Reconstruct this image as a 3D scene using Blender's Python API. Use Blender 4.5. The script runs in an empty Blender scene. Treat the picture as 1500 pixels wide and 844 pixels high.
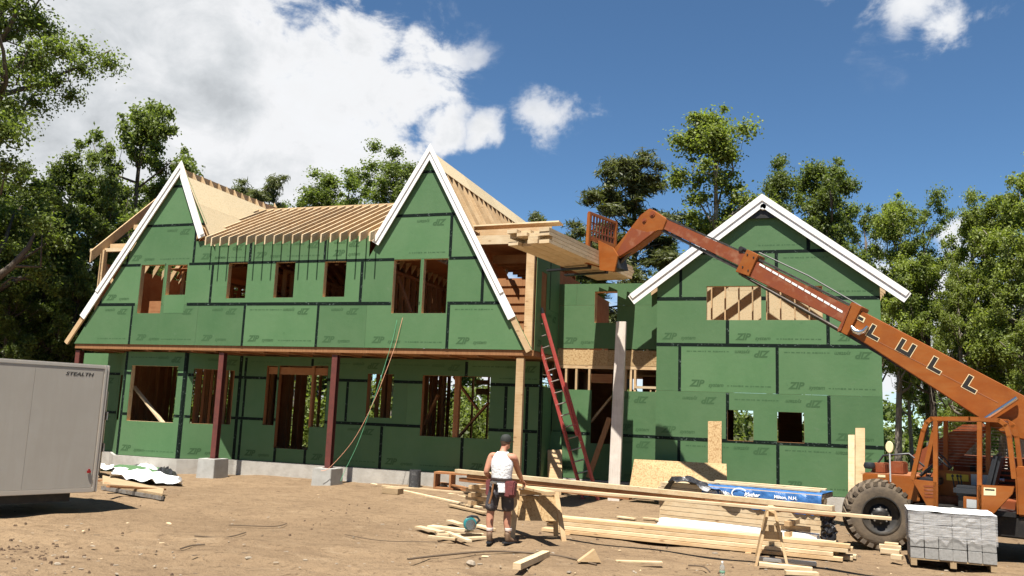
import bpy, bmesh, math, random
import numpy as np
from mathutils import Vector, Matrix
random.seed(7); RNG = np.random.default_rng(7)
S = bpy.context.scene
COL = S.collection
# ------------------------------------------------------------------ camera
F_PX = 1236.0772552567114; PITCH = 0.14677773; ROLL = 0.039153297; YAW = -0.325703476
CAM = np.array([0.0, -20.6045551, 2.193528707])
def _axes():
    fwd = np.array([math.sin(YAW)*math.cos(PITCH), math.cos(YAW)*math.cos(PITCH), math.sin(PITCH)])
    right = np.array([math.cos(YAW), -math.sin(YAW), 0.0]); up = np.cross(right, fwd)
    r2 = math.cos(ROLL)*right+math.sin(ROLL)*up; u2 = -math.sin(ROLL)*right+math.cos(ROLL)*up
    return np.array([r2, u2, fwd])
AX = _axes()
cd = bpy.data.cameras.new('camera'); cam = bpy.data.objects.new('camera', cd); COL.objects.link(cam)
cd.sensor_width = 36.0; cd.lens = F_PX/1500*36; cd.clip_start = 0.1; cd.clip_end = 3000
cam.matrix_world = Matrix(((AX[0][0], AX[1][0], -AX[2][0], CAM[0]), (AX[0][1], AX[1][1], -AX[2][1], CAM[1]),
                           (AX[0][2], AX[1][2], -AX[2][2], CAM[2]), (0, 0, 0, 1)))
S.camera = cam
# survey helpers: a sight line of the photo met with a plane of the place
def ray(u, v): return AX.T @ np.array([(u-750)/F_PX, -(v-422)/F_PX, 1.0])
def P(u, v, Y): d = ray(u, v); return CAM+(Y-CAM[1])/d[1]*d
def PZ(u, v, Z=0.0): d = ray(u, v); return CAM+(Z-CAM[2])/d[2]*d
def PP(u, v, o, n): d = ray(u, v); o = np.array(o, float); n = np.array(n, float); return CAM+((o-CAM)@n)/(d@n)*d
def V3(x, y, z): return np.array([x, y, z], float)
# ------------------------------------------------------------------ light
SUN_EL = math.radians(68.0)
SUN_AZ = math.radians(1.5)                 # sun stands behind the viewer, square to the facade
W = bpy.data.worlds.new('World'); S.world = W; W.use_nodes = True
sd = bpy.data.lights.new('sun', 'SUN'); sd.energy = 5.0; sd.angle = math.radians(0.5); sd.color = (1.0, 0.955, 0.88)
so = bpy.data.objects.new('sun', sd); COL.objects.link(so)
LIGHT = Vector((math.sin(SUN_AZ)*math.cos(SUN_EL), math.cos(SUN_AZ)*math.cos(SUN_EL), -math.sin(SUN_EL)))
so.rotation_euler = LIGHT.to_track_quat('-Z', 'Y').to_euler()
so.location = (0, -40, 80)
S.view_settings.view_transform = 'Standard'; S.view_settings.look = 'None'
S.view_settings.exposure = 1.22; S.view_settings.gamma = 1.0; S.view_settings.use_curve_mapping = False
S.render.engine = 'CYCLES'
S.cycles.max_bounces = 6; S.cycles.transparent_max_bounces = 8

class N:
    """small node-graph helper"""
    def __init__(s, nt): s.nt = nt; nt.nodes.clear()
    def n(s, t, **k):
        o = s.nt.nodes.new(t)
        for a, b in k.items():
            if a.startswith('i_'): continue
            setattr(o, a, b)
        return o
    def l(s, a, b): s.nt.links.new(a, b)
    def mix(s, f, a, b, mode='MIX'):
        o = s.nt.nodes.new('ShaderNodeMix'); o.data_type = 'RGBA'; o.blend_type = mode
        for sock, val in ((o.inputs[0], f), (o.inputs[6], a), (o.inputs[7], b)):
            if hasattr(val, 'links'): s.l(val, sock)
            elif isinstance(val, (int, float)): sock.default_value = val
            else: sock.default_value = (*val, 1) if len(val) == 3 else val
        return o.outputs[2]
    def math(s, op, a, b=None, c=None, clamp=False):
        o = s.nt.nodes.new('ShaderNodeMath'); o.operation = op; o.use_clamp = clamp
        for i, val in enumerate((a, b, c)):
            if val is None: continue
            if hasattr(val, 'links'): s.l(val, o.inputs[i])
            else: o.inputs[i].default_value = val
        return o.outputs[0]
    def ramp(s, f, stops):
        o = s.nt.nodes.new('ShaderNodeValToRGB'); e = o.color_ramp.elements
        while len(e) < len(stops): e.new(0.5)
        for q, (p, c) in zip(e, stops): q.position = p; q.color = (*c, 1) if not isinstance(c, (int, float)) else (c, c, c, 1)
        s.l(f, o.inputs[0]); return o.outputs[0]
    def noise(s, vec, scale, detail=4, rough=0.55, dist=0.0):
        o = s.nt.nodes.new('ShaderNodeTexNoise'); o.inputs['Scale'].default_value = scale; o.inputs['Detail'].default_value = detail
        o.inputs['Roughness'].default_value = rough; o.inputs['Distortion'].default_value = dist
        if vec is not None: s.l(vec, o.inputs['Vector'])
        return o.outputs['Fac']
    def mapping(s, vec, scale=(1, 1, 1), loc=(0, 0, 0)):
        o = s.nt.nodes.new('ShaderNodeMapping'); o.inputs['Scale'].default_value = scale; o.inputs['Location'].default_value = loc
        s.l(vec, o.inputs['Vector']); return o.outputs[0]
# sky: Nishita plus clouds that sit at fixed directions of the dome
g = N(W.node_tree)
sky = g.n('ShaderNodeTexSky', sky_type='NISHITA'); sky.sun_disc = False
sky.sun_elevation = SUN_EL; sky.sun_rotation = math.radians(180)+SUN_AZ
sky.air_density = 0.72; sky.dust_density = 0.0; sky.ozone_density = 4.0; sky.altitude = 100
tc = g.n('ShaderNodeTexCoord'); D = tc.outputs['Generated']
big = g.noise(D, 4.2, 9, 0.58, 0.25); fine = g.noise(g.mapping(D, (1, 1, 1.5)), 11.0, 9, 0.62, 0.35)
def dirv(u, v): d = ray(u, v); return d/np.linalg.norm(d)
blobs = [(445, 115, .16, 1.0), (520, 80, .12, .95), (590, 85, .085, .82), (150, 60, .20, 1.0), (330, 120, .20, 1.0), (480, 150, .19, 1.0), (585, 125, .125, .92), (630, 115, .06, .6), (270, 30, .2, .95), (560, 205, .12, .9), (640, 185, .075, .78), (60, 180, .2, .9), (420, 235, .15, .9), (200, 200, .2, .95),
         (490, 262, .14, .74), (300, 290, .17, .85), (690, 88, .03, .4), (715, 195, .045, .56), (805, 170, .06, .50), (850, 145, .045, .46), (1310, -10, .09, .54), (1370, 12, .07, .54), (1235, 0, .06, .48), (1440, -10, .05, .45),
         (480, 0, .06, .55),
         (1310, 440, .10, .75), (1400, 350, .06, .65), (1350, 530, .09, .8), (1250, 540, .16, .6), (980, 560, .2, .55), (1500, 500, .12, .7), (700, 560, .25, .6), (300, 520, .3, .8), (-300, 200, .5, 1.0)]
wn = g.n('ShaderNodeTexNoise'); wn.inputs['Scale'].default_value = 7.0; wn.inputs['Detail'].default_value = 6; wn.inputs['Roughness'].default_value = .6; g.l(D, wn.inputs['Vector'])
wv_ = g.n('ShaderNodeVectorMath', operation='MULTIPLY_ADD'); g.l(wn.outputs['Color'], wv_.inputs[0]); wv_.inputs[1].default_value = (.12, .12, .12)
wa = g.n('ShaderNodeVectorMath', operation='ADD'); g.l(D, wa.inputs[0]); wa.inputs[1].default_value = (-.06, -.06, -.06); g.l(wa.outputs[0], wv_.inputs[2]); DW = wv_.outputs[0]
acc = None
for (u, v, r, s) in blobs:
    c = dirv(u, v)
    vm = g.n('ShaderNodeVectorMath', operation='DISTANCE'); g.l(DW, vm.inputs[0]); vm.inputs[1].default_value = tuple(c)
    mr = g.n('ShaderNodeMapRange', interpolation_type='SMOOTHSTEP'); g.l(vm.outputs['Value'], mr.inputs[0])
    mr.inputs[1].default_value = 0.0; mr.inputs[2].default_value = r*1.15; mr.inputs[3].default_value = s; mr.inputs[4].default_value = 0.0
    acc = mr.outputs[0] if acc is None else g.math('MAXIMUM', acc, mr.outputs[0])
dens = g.math('ADD', g.math('MULTIPLY', acc, 1.22), g.math('ADD', g.math('MULTIPLY', g.math('SUBTRACT', big, 0.5), 1.5), g.math('MULTIPLY', g.math('SUBTRACT', fine, 0.5), 1.9)))
mrd = g.n('ShaderNodeMapRange', interpolation_type='SMOOTHERSTEP'); g.l(dens, mrd.inputs[0]); mrd.inputs[1].default_value = 0.26; mrd.inputs[2].default_value = 0.74
alpha = g.math('MULTIPLY', mrd.outputs[0], g.math('MINIMUM', g.math('MULTIPLY', acc, 1.9), 1.0))
shade = g.noise(g.mapping(D, (1, 1, 1.6), (.13, 0, .07)), 5.5, 6, 0.55, 0.3)
body = g.ramp(g.math('ADD', g.math('MULTIPLY', dens, 0.42), g.math('MULTIPLY', shade, 0.62)), [(0.42, (1.0, 1.02, 1.05)), (0.64, (.97, .98, 1.0)), (0.84, (.74, .77, .80)), (1.0, (.58, .61, .64))])
cl = g.mix(1.0, body, (8.0, 8.0, 8.0), 'MULTIPLY')
skyc = g.mix(1.0, sky.outputs[0], (.95, 1.17, 1.20), 'MULTIPLY')
col = g.mix(alpha, skyc, cl)
bg = g.n('ShaderNodeBackground'); bg.inputs['Strength'].default_value = 0.050; g.l(col, bg.inputs['Color'])
out = g.n('ShaderNodeOutputWorld'); g.l(bg.outputs[0], out.inputs[0])

# ------------------------------------------------------------------ materials
MATS = {}
def mat(name, base, rough=0.6, metal=0.0, var=0.0, noise=None, bump=None, objvar=0.0, grain=None, spec=0.4, coat=0.0, extra=None):
    """noise=(scale, colour2, low, high); grain=(scale vec, colour2, amount); bump=(scale, strength)"""
    m = bpy.data.materials.new(name); m.use_nodes = True; g = N(m.node_tree)
    b = g.n('ShaderNodeBsdfPrincipled'); o = g.n('ShaderNodeOutputMaterial'); g.l(b.outputs[0], o.inputs[0])
    tc = g.n('ShaderNodeTexCoord'); vec = tc.outputs['Object']; oi = g.n('ShaderNodeObjectInfo')
    off = g.n('ShaderNodeVectorMath', operation='MULTIPLY_ADD'); g.l(oi.outputs['Random'], off.inputs[0]); off.inputs[1].default_value = (37, 19, 23); g.l(vec, off.inputs[2]); vec = off.outputs[0]
    c = None
    rgb = g.n('ShaderNodeRGB'); rgb.outputs[0].default_value = (*base, 1); c = rgb.outputs[0]
    if grain:
        f = g.noise(g.mapping(vec, grain[0]), 1.0, 5, 0.6, 0.6)
        c = g.mix(g.ramp(f, [(0.38, 0.0), (0.66, grain[2])]), c, grain[1])
    if noise:
        f = g.noise(vec, noise[0], 6, 0.6, 0.2)
        c = g.mix(g.ramp(f, [(noise[2], 0.0), (noise[3], 1.0)]), c, noise[1])
    if objvar:
        k = g.math('MULTIPLY_ADD', oi.outputs['Random'], 2*objvar, 1-objvar)
        cmb = g.n('ShaderNodeCombineColor'); [g.l(k, cmb.inputs[i]) for i in range(3)]
        c = g.mix(1.0, c, cmb.outputs[0], 'MULTIPLY')
    g.l(c, b.inputs['Base Color']); b.inputs['Roughness'].default_value = rough; b.inputs['Metallic'].default_value = metal
    b.inputs['Specular IOR Level'].default_value = spec; b.inputs['Coat Weight'].default_value = coat
    if bump:
        bp = g.n('ShaderNodeBump'); bp.inputs['Strength'].default_value = bump[1]; bp.inputs['Distance'].default_value = 0.02
        g.l(g.noise(vec, bump[0], 5, 0.6), bp.inputs['Height']); g.l(bp.outputs[0], b.inputs['Normal'])
    if extra: extra(g, b, vec)
    MATS[name] = m; return m
def scuffs(g, b, vec):
    src = b.inputs['Base Color'].links[0].from_socket
    f = g.noise(g.mapping(vec, (1.2, 1.2, 3.0)), 2.6, 8, .72, .8); c = g.mix(g.ramp(f, [(.60, 0.0), (.72, .55)]), src, (.115, .165, .095))
    f2 = g.noise(vec, 5.5, 7, .7); c = g.mix(g.ramp(f2, [(.64, 0.0), (.74, .5)]), c, (.045, .10, .042)); g.l(c, b.inputs['Base Color'])
def knots(g, b, vec):
    src = b.inputs['Base Color'].links[0].from_socket; v = g.n('ShaderNodeTexVoronoi'); v.inputs['Scale'].default_value = 1.0; g.l(g.mapping(vec, (2.2, 6.5, 6.5)), v.inputs['Vector'])
    c = g.mix(g.ramp(v.outputs['Distance'], [(.06, .8), (.15, 0.0)]), src, (.20, .10, .045)); f = g.noise(vec, 1.7, 5, .65); c = g.mix(g.ramp(f, [(.56, 0.0), (.74, .55)]), c, (.30, .20, .11)); g.l(c, b.inputs['Base Color'])
mat('green_panel', (.073, .150, .063), .62, noise=(.9, (.090, .164, .075), .35, .75), objvar=.12, bump=(7, .2), spec=.22, grain=((3, 3, .7), (.062, .136, .056), .6), extra=scuffs)
mat('panel_edge', (.55, .40, .22), .8, noise=(30, (.4, .27, .13), .4, .6))
mat('panel_print', (.047, .102, .042), .7, spec=.2)
mat('panel_fine_print', (.050, .108, .046), .7, spec=.2)
mat('seam_tape', (.0045, .010, .007), .6, noise=(17, (.10, .135, .11), .60, .68), spec=.12)
mat('spruce', (.48, .33, .18), .75, grain=((2.2, 34, 34), (.38, .24, .115), .8), noise=(2.5, (.53, .39, .23), .4, .75), objvar=.16, spec=.2, extra=knots)
mat('pale_spruce', (.54, .415, .255), .75, grain=((2.2, 34, 34), (.43, .30, .165), .8), noise=(2.5, (.60, .485, .32), .4, .75), objvar=.14, spec=.2, extra=knots)
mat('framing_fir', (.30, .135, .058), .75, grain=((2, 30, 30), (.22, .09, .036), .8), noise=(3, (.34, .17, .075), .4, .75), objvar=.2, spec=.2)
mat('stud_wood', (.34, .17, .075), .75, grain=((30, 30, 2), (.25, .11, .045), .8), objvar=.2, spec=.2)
mat('roof_osb', (.50, .40, .245), .75, noise=(24, (.37, .275, .15), .54, .70), grain=((14, 14, 50), (.57, .47, .31), .6), objvar=.10, spec=.2, bump=(70, .2))
mat('site_osb', (.42, .285, .14), .78, noise=(24, (.28, .165, .07), .48, .64), grain=((16, 50, 50), (.50, .36, .19), .7), objvar=.1, spec=.2, bump=(70, .25))
mat('white_trim', (.80, .79, .76), .5, noise=(4, (.74, .73, .69), .4, .7))
mat('red_steel', (.125, .034, .025), .55, noise=(5, (.085, .027, .021), .4, .7), spec=.4)
mat('concrete', (.40, .375, .33), .9, noise=(3.5, (.30, .275, .235), .4, .72), bump=(24, .3))
mat('pier_concrete', (.37, .36, .33), .9, noise=(3, (.29, .28, .25), .4, .7), bump=(24, .3))
mat('old_post_wood', (.60, .53, .455), .8, grain=((30, 30, 2), (.47, .40, .33), .8), noise=(3, (.66, .60, .52), .4, .7))
mat('orange_paint', (.262, .074, .010), .5, noise=(2.2, (.200, .052, .009), .42, .78), grain=((2, 2, 9), (.28, .105, .026), .6), bump=(9, .05), spec=.28)
mat('worn_orange', (.205, .048, .011), .6, noise=(4, (.30, .14, .075), .52, .78), grain=((5, 5, 5), (.17, .04, .018), .5), spec=.4)
mat('pale_orange', (.32, .125, .05), .7, noise=(4, (.26, .10, .045), .4, .7))  # paler orange for cab roof, fender top and weld seam
mat('black_metal', (.018, .017, .016), .5, noise=(6, (.05, .04, .032), .5, .75), spec=.4)
mat('grease_steel', (.10, .09, .08), .45, metal=.6, noise=(6, (.05, .035, .025), .4, .7))
mat('bright_steel', (.62, .62, .60), .25, metal=1.0)
mat('worn_steel', (.36, .34, .31), .5, metal=.7, noise=(9, (.2, .15, .1), .45, .7))
mat('tyre_rubber', (.085, .067, .050), .9, noise=(5, (.16, .122, .082), .35, .7), bump=(30, .3), spec=.2)
mat('rim_paint', (.022, .020, .018), .6, noise=(5, (.06, .048, .034), .4, .7))
mat('black_vinyl', (.02, .022, .026), .5)
mat('yellow_paint', (.62, .42, .03), .5)
mat('grey_paint', (.42, .43, .42), .5)
mat('decal_cream', (.72, .58, .34), .6)
mat('decal_white', (.8, .78, .74), .5)
mat('decal_black', (.02, .018, .016), .5)
mat('block_concrete', (.30, .292, .275), .9, noise=(30, (.23, .224, .21), .42, .66), objvar=.07, bump=(90, .4))
mat('pallet_wood', (.36, .26, .15), .85, grain=((3, 30, 30), (.24, .16, .08), .8))
mat('blue_wrap', (.03, .115, .30), .42, noise=(6, (.022, .085, .235), .4, .65), grain=((5, 5, 30), (.06, .17, .38), .6), spec=.4, bump=(9, .9))
mat('black_wrap', (.016, .016, .018), .35, noise=(14, (.06, .058, .055), .52, .75), spec=.6, bump=(20, .6))
mat('white_wrap', (.78, .78, .76), .6, noise=(5, (.66, .66, .63), .45, .75))
mat('trailer_skin', (.37, .345, .30), .42, noise=(1.4, (.33, .305, .26), .4, .75), grain=((6, 6, .8), (.33, .30, .25), .5), spec=.35)
mat('trailer_trim', (.47, .43, .37), .4, metal=.4, noise=(4, (.5, .45, .38), .4, .7))
mat('red_lens', (.30, .01, .012), .25)
mat('skin', (.37, .185, .112), .6, noise=(14, (.46, .20, .13), .4, .7), spec=.35)
mat('white_cloth', (.66, .655, .65), .85, noise=(14, (.52, .52, .52), .45, .72), bump=(26, .9))
mat('dark_shorts', (.055, .05, .056), .85, noise=(9, (.19, .17, .165), .55, .64), bump=(26, .6))
mat('dark_cap', (.022, .025, .021), .8)
mat('hair', (.10, .06, .035), .8)
mat('belt_leather', (.035, .022, .018), .6)
mat('pouch_leather', (.17, .045, .042), .65, noise=(18, (.10, .03, .03), .4, .7))
mat('boot_leather', (.15, .088, .05), .7, noise=(24, (.22, .15, .095), .45, .7))
mat('sock_cloth', (.66, .58, .52), .9)
mat('ladder_red', (.40, .066, .055), .5, noise=(18, (.58, .36, .32), .60, .72), spec=.4)
mat('aluminium', (.50, .49, .47), .5, metal=.8)
mat('saw_teal', (.02, .16, .17), .4, spec=.5)
mat('clear_plastic', (.80, .84, .84), .08, spec=.5, extra=lambda g, b, v: setattr(b.inputs['Transmission Weight'], 'default_value', .85))
mat('bottle_label', (.16, .30, .20), .5)
mat('orange_cord', (.72, .36, .22), .6)
mat('green_cord', (.12, .38, .20), .6)
mat('dark_pipe', (.045, .045, .045), .65, noise=(14, (.16, .155, .15), .5, .75))
mat('bark', (.12, .095, .07), .9, grain=((18, 18, 3), (.06, .045, .035), .9), bump=(14, .6))
mat('pale_bark', (.27, .235, .19), .9, grain=((14, 14, 3), (.13, .11, .085), .9), bump=(14, .6))
mat('twig_wood', (.10, .07, .045), .9)
mat('damp_dirt', (.10, .062, .036), .95, noise=(20, (.065, .04, .024), .4, .7))
mat('stone', (.28, .23, .17), .9, noise=(8, (.2, .16, .12), .4, .7))
def leaf_mat(name, c1, c2, trans):
    m = bpy.data.materials.new(name); m.use_nodes = True; g = N(m.node_tree)
    tc = g.n('ShaderNodeTexCoord'); oi = g.n('ShaderNodeObjectInfo'); geo = g.n('ShaderNodeNewGeometry')
    f = g.noise(tc.outputs['Object'], 9.0, 3, 0.6)
    c = g.mix(g.ramp(f, [(.32, 0.0), (.68, 1.0)]), c1, c2)
    rp = g.math('MULTIPLY_ADD', geo.outputs['Random Per Island'], .7, .62)
    cmb = g.n('ShaderNodeCombineColor'); [g.l(rp, cmb.inputs[i]) for i in range(3)]
    c = g.mix(1.0, c, cmb.outputs[0], 'MULTIPLY')
    k = g.math('MULTIPLY_ADD', oi.outputs['Random'], .3, .86); cm2 = g.n('ShaderNodeCombineColor'); [g.l(k, cm2.inputs[i]) for i in range(3)]
    c = g.mix(1.0, c, cm2.outputs[0], 'MULTIPLY')
    b = g.n('ShaderNodeBsdfPrincipled'); g.l(c, b.inputs['Base Color']); b.inputs['Roughness'].default_value = .5; b.inputs['Specular IOR Level'].default_value = .35
    t = g.n('ShaderNodeBsdfTranslucent'); g.l(g.mix(1.0, c, (1.25, 1.35, .6), 'MULTIPLY'), t.inputs['Color'])
    mx = g.n('ShaderNodeMixShader'); mx.inputs[0].default_value = trans; g.l(b.outputs[0], mx.inputs[1]); g.l(t.outputs[0], mx.inputs[2])
    o = g.n('ShaderNodeOutputMaterial'); g.l(mx.outputs[0], o.inputs[0]); MATS[name] = m
leaf_mat('oak_leaf', (.098, .130, .028), (.168, .205, .052), .52)
leaf_mat('bright_leaf', (.155, .196, .038), (.250, .285, .070), .54)
leaf_mat('dark_leaf', (.108, .150, .040), (.175, .215, .062), .58)
leaf_mat('pine_needle', (.078, .094, .032), (.128, .136, .052), .32)
# clear stretch film
def film():
    m = bpy.data.materials.new('stretch_film'); m.use_nodes = True; g = N(m.node_tree)
    tc = g.n('ShaderNodeTexCoord'); v = tc.outputs['Object']
    b = g.n('ShaderNodeBsdfPrincipled'); b.inputs['Base Color'].default_value = (.72, .71, .70, 1); b.inputs['Roughness'].default_value = .22; b.inputs['Specular IOR Level'].default_value = .8
    bp = g.n('ShaderNodeBump'); bp.inputs['Strength'].default_value = .55; bp.inputs['Distance'].default_value = .02
    f = g.noise(g.mapping(v, (1.6, 1.6, 20)), 2.2, 6, .65, .8); g.l(f, bp.inputs['Height']); g.l(bp.outputs[0], b.inputs['Normal'])
    t = g.n('ShaderNodeBsdfTransparent'); mx = g.n('ShaderNodeMixShader')
    g.l(g.ramp(f, [(.38, .12), (.64, .50)]), mx.inputs[0]); g.l(t.outputs[0], mx.inputs[1]); g.l(b.outputs[0], mx.inputs[2])
    o = g.n('ShaderNodeOutputMaterial'); g.l(mx.outputs[0], o.inputs[0]); MATS['stretch_film'] = m
film()
def ground_mat():
    m = bpy.data.materials.new('sandy_dirt'); m.use_nodes = True; g = N(m.node_tree)
    tc = g.n('ShaderNodeTexCoord'); v = tc.outputs['Object']; sp = g.n('ShaderNodeSeparateXYZ'); g.l(v, sp.inputs[0])
    n1 = g.noise(v, .35, 5, .6, .4); n2 = g.noise(g.mapping(v, (1, 2.2, 1)), 1.6, 7, .62, .5); n3 = g.noise(v, 22, 5, .65); n4 = g.noise(v, 7, 6, .66, .4)
    c = g.mix(g.ramp(n1, [(.35, 0.0), (.68, 1.0)]), (0.254, 0.175, 0.102), (0.194, 0.131, 0.076))
    c = g.mix(g.ramp(n2, [(.50, 0.0), (.70, .75)]), c, (0.149, 0.099, 0.058))
    c = g.mix(g.ramp(n2, [(.26, .65), (.42, 0.0)]), c, (0.294, 0.216, 0.135))
    c = g.mix(g.ramp(n3, [(.56, 0.0), (.70, .60)]), c, (0.125, 0.083, 0.050))
    c = g.mix(g.ramp(n3, [(.28, .5), (.40, 0.0)]), c, (0.310, 0.240, 0.162))
    c = g.mix(g.ramp(n4, [(.56, 0.0), (.68, .85)]), c, (0.108, 0.070, 0.041))
    # leaf litter under the wood, behind the plot
    yl = g.math('ADD', sp.outputs[1], g.math('MULTIPLY', n1, 8.0))
    fr = g.n('ShaderNodeMapRange'); g.l(yl, fr.inputs[0]); fr.inputs[1].default_value = 16; fr.inputs[2].default_value = 21
    c = g.mix(fr.outputs[0], c, g.mix(n4, (.055, .045, .025), (.05, .07, .02)))
    b = g.n('ShaderNodeBsdfPrincipled'); g.l(c, b.inputs['Base Color']); b.inputs['Roughness'].default_value = .95; b.inputs['Specular IOR Level'].default_value = .15
    bp = g.n('ShaderNodeBump'); bp.inputs['Strength'].default_value = 1.0; bp.inputs['Distance'].default_value = .09
    g.l(g.math('ADD', g.math('MULTIPLY', n4, .8), g.math('MULTIPLY', n3, .45)), bp.inputs['Height']); g.l(bp.outputs[0], b.inputs['Normal'])
    o = g.n('ShaderNodeOutputMaterial'); g.l(b.outputs[0], o.inputs[0]); MATS['sandy_dirt'] = m
ground_mat()

# ------------------------------------------------------------------ mesh helpers
class MB:
    def __init__(s): s.v = []; s.f = []; s.mi = []
    def add(s, vs, fs, mi=0):
        o = len(s.v); s.v.extend([tuple(map(float, q)) for q in vs]); s.f.extend([tuple(i+o for i in f) for f in fs]); s.mi.extend([mi]*len(fs)); return s
    def hexa(s, p, mi=0):        # 8 points: bottom ring 0-3, top ring 4-7
        return s.add(p, [(3, 2, 1, 0), (4, 5, 6, 7), (0, 1, 5, 4), (1, 2, 6, 5), (2, 3, 7, 6), (3, 0, 4, 7)], mi)
    def box(s, x0, x1, y0, y1, z0, z1, mi=0):
        return s.hexa([(x0, y0, z0), (x1, y0, z0), (x1, y1, z0), (x0, y1, z0), (x0, y0, z1), (x1, y0, z1), (x1, y1, z1), (x0, y1, z1)], mi)
    def beam(s, a, b, w, h, up=(0, 0, 1), mi=0, cham=0.0):
        a = np.array(a, float); b = np.array(b, float); d = b-a; d = d/np.linalg.norm(d); up = np.array(up, float)
        sd = np.cross(d, up); sd = sd/np.linalg.norm(sd); u2 = np.cross(sd, d)
        sw = sd*w/2; uh = u2*h/2
        return s.hexa([a-sw-uh, a+sw-uh, b+sw-uh, b-sw-uh, a-sw+uh, a+sw+uh, b+sw+uh, b-sw+uh], mi)
    def prism(s, poly, ext, mi=0):   # planar polygon (list of 3D) swept by ext
        n = len(poly); p = [np.array(q, float) for q in poly]; e = np.array(ext, float)
        fs = [tuple(range(n)), tuple(range(2*n-1, n-1, -1))]+[(i, i+n, (i+1) % n+n, (i+1) % n) for i in range(n)]
        return s.add(p+[q+e for q in p], fs, mi)
    def tube(s, pts, r, n=8, mi=0, cap=True):
        pts = [np.array(q, float) for q in pts]; rs = r if hasattr(r, '__len__') else [r]*len(pts); ring = []; vs = []
        ref = None
        for i, q in enumerate(pts):
            d = pts[min(i+1, len(pts)-1)]-pts[max(i-1, 0)]; d = d/(np.linalg.norm(d)+1e-9)
            if ref is None: ref = np.array([0, 0, 1.0]) if abs(d[2]) < .9 else np.array([1.0, 0, 0])
            a = np.cross(d, ref); a /= np.linalg.norm(a)+1e-9; b = np.cross(d, a); ref = -b if False else np.cross(a, d)
            for k in range(n):
                t = 2*math.pi*k/n; vs.append(q+rs[i]*(math.cos(t)*a+math.sin(t)*b))
        fs = []
        for i in range(len(pts)-1):
            for k in range(n): fs.append((i*n+k, i*n+(k+1) % n, (i+1)*n+(k+1) % n, (i+1)*n+k))
        if cap: fs.append(tuple(range(n-1, -1, -1))); fs.append(tuple(range((len(pts)-1)*n, len(pts)*n)))
        return s.add(vs, fs, mi)
    def lathe(s, prof, axis_o, axis, ref, n=32, mi=0, sy=1.0):   # prof: (r, t) along axis
        o = np.array(axis_o, float); ax = np.array(axis, float); ax /= np.linalg.norm(ax); a = np.array(ref, float); a = a-ax*(a@ax); a /= np.linalg.norm(a); b = np.cross(ax, a)
        vs = []; fs = []
        for (r, t) in prof:
            for k in range(n):
                q = 2*math.pi*k/n; vs.append(o+ax*t+r*(math.cos(q)*a+sy*math.sin(q)*b))
        for i in range(len(prof)-1):
            for k in range(n): fs.append((i*n+k, i*n+(k+1) % n, (i+1)*n+(k+1) % n, (i+1)*n+k))
        return s.add(vs, fs, mi)
    def build(s, name, m, parent=None, smooth=False, origin=None, bevel=0.0, shade_auto=False):
        me = bpy.data.meshes.new(name); vs = np.array(s.v, float)
        if origin is None:
            lo, hi = vs.min(0), vs.max(0); origin = np.array([(lo[0]+hi[0])/2, (lo[1]+hi[1])/2, lo[2] if parent is None else (lo[2]+hi[2])/2])
        origin = np.array(origin, float)
        me.from_pydata([tuple(q) for q in (vs-origin)], [], s.f)
        for q in (m if isinstance(m, (list, tuple)) else [m]): me.materials.append(MATS[q])
        if any(s.mi): me.polygons.foreach_set('material_index', s.mi)
        if bevel:
            bm = bmesh.new(); bm.from_mesh(me); bmesh.ops.remove_doubles(bm, verts=bm.verts, dist=1e-5)
            bmesh.ops.recalc_face_normals(bm, faces=bm.faces)
            es = [e for e in bm.edges if len(e.link_faces) == 2 and e.calc_face_angle(0) > .6]
            bmesh.ops.bevel(bm, geom=es, offset=bevel, segments=2, affect='EDGES', clamp_overlap=True); bm.to_mesh(me); bm.free(); smooth = True
        else:
            bm = bmesh.new(); bm.from_mesh(me); bmesh.ops.recalc_face_normals(bm, faces=bm.faces); bm.to_mesh(me); bm.free()
        if smooth:
            me.polygons.foreach_set('use_smooth', [True]*len(me.polygons))
            if hasattr(me, 'set_sharp_from_angle'): me.set_sharp_from_angle(angle=math.radians(40))
        o = bpy.data.objects.new(name, me); COL.objects.link(o); place(o, origin, parent); return o
WLOC = {}
def place(o, origin, parent):
    WLOC[o.name] = np.array(origin, float)
    if parent is None: o.location = origin
    else: o.parent = parent; o.location = np.array(origin, float)-WLOC[parent.name]
def tag(o, label=None, cat=None, group=None, kind=None):
    if label: o['label'] = label
    if cat: o['category'] = cat
    if group: o['group'] = group
    if kind: o['kind'] = kind
    return o
def thing(name, loc, label, cat, group=None):
    o = bpy.data.objects.new(name, None); COL.objects.link(o); o.empty_display_size = .2; place(o, loc, None); return tag(o, label, cat, group)
def share(name, me, origin, parent, rot=None, scale=None):
    o = bpy.data.objects.new(name, me); COL.objects.link(o); place(o, origin, parent)
    if rot is not None: o.rotation_euler = rot
    if scale is not None: o.scale = scale
    return o
def unit(a): a = np.array(a, float); return a/np.linalg.norm(a)

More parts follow.
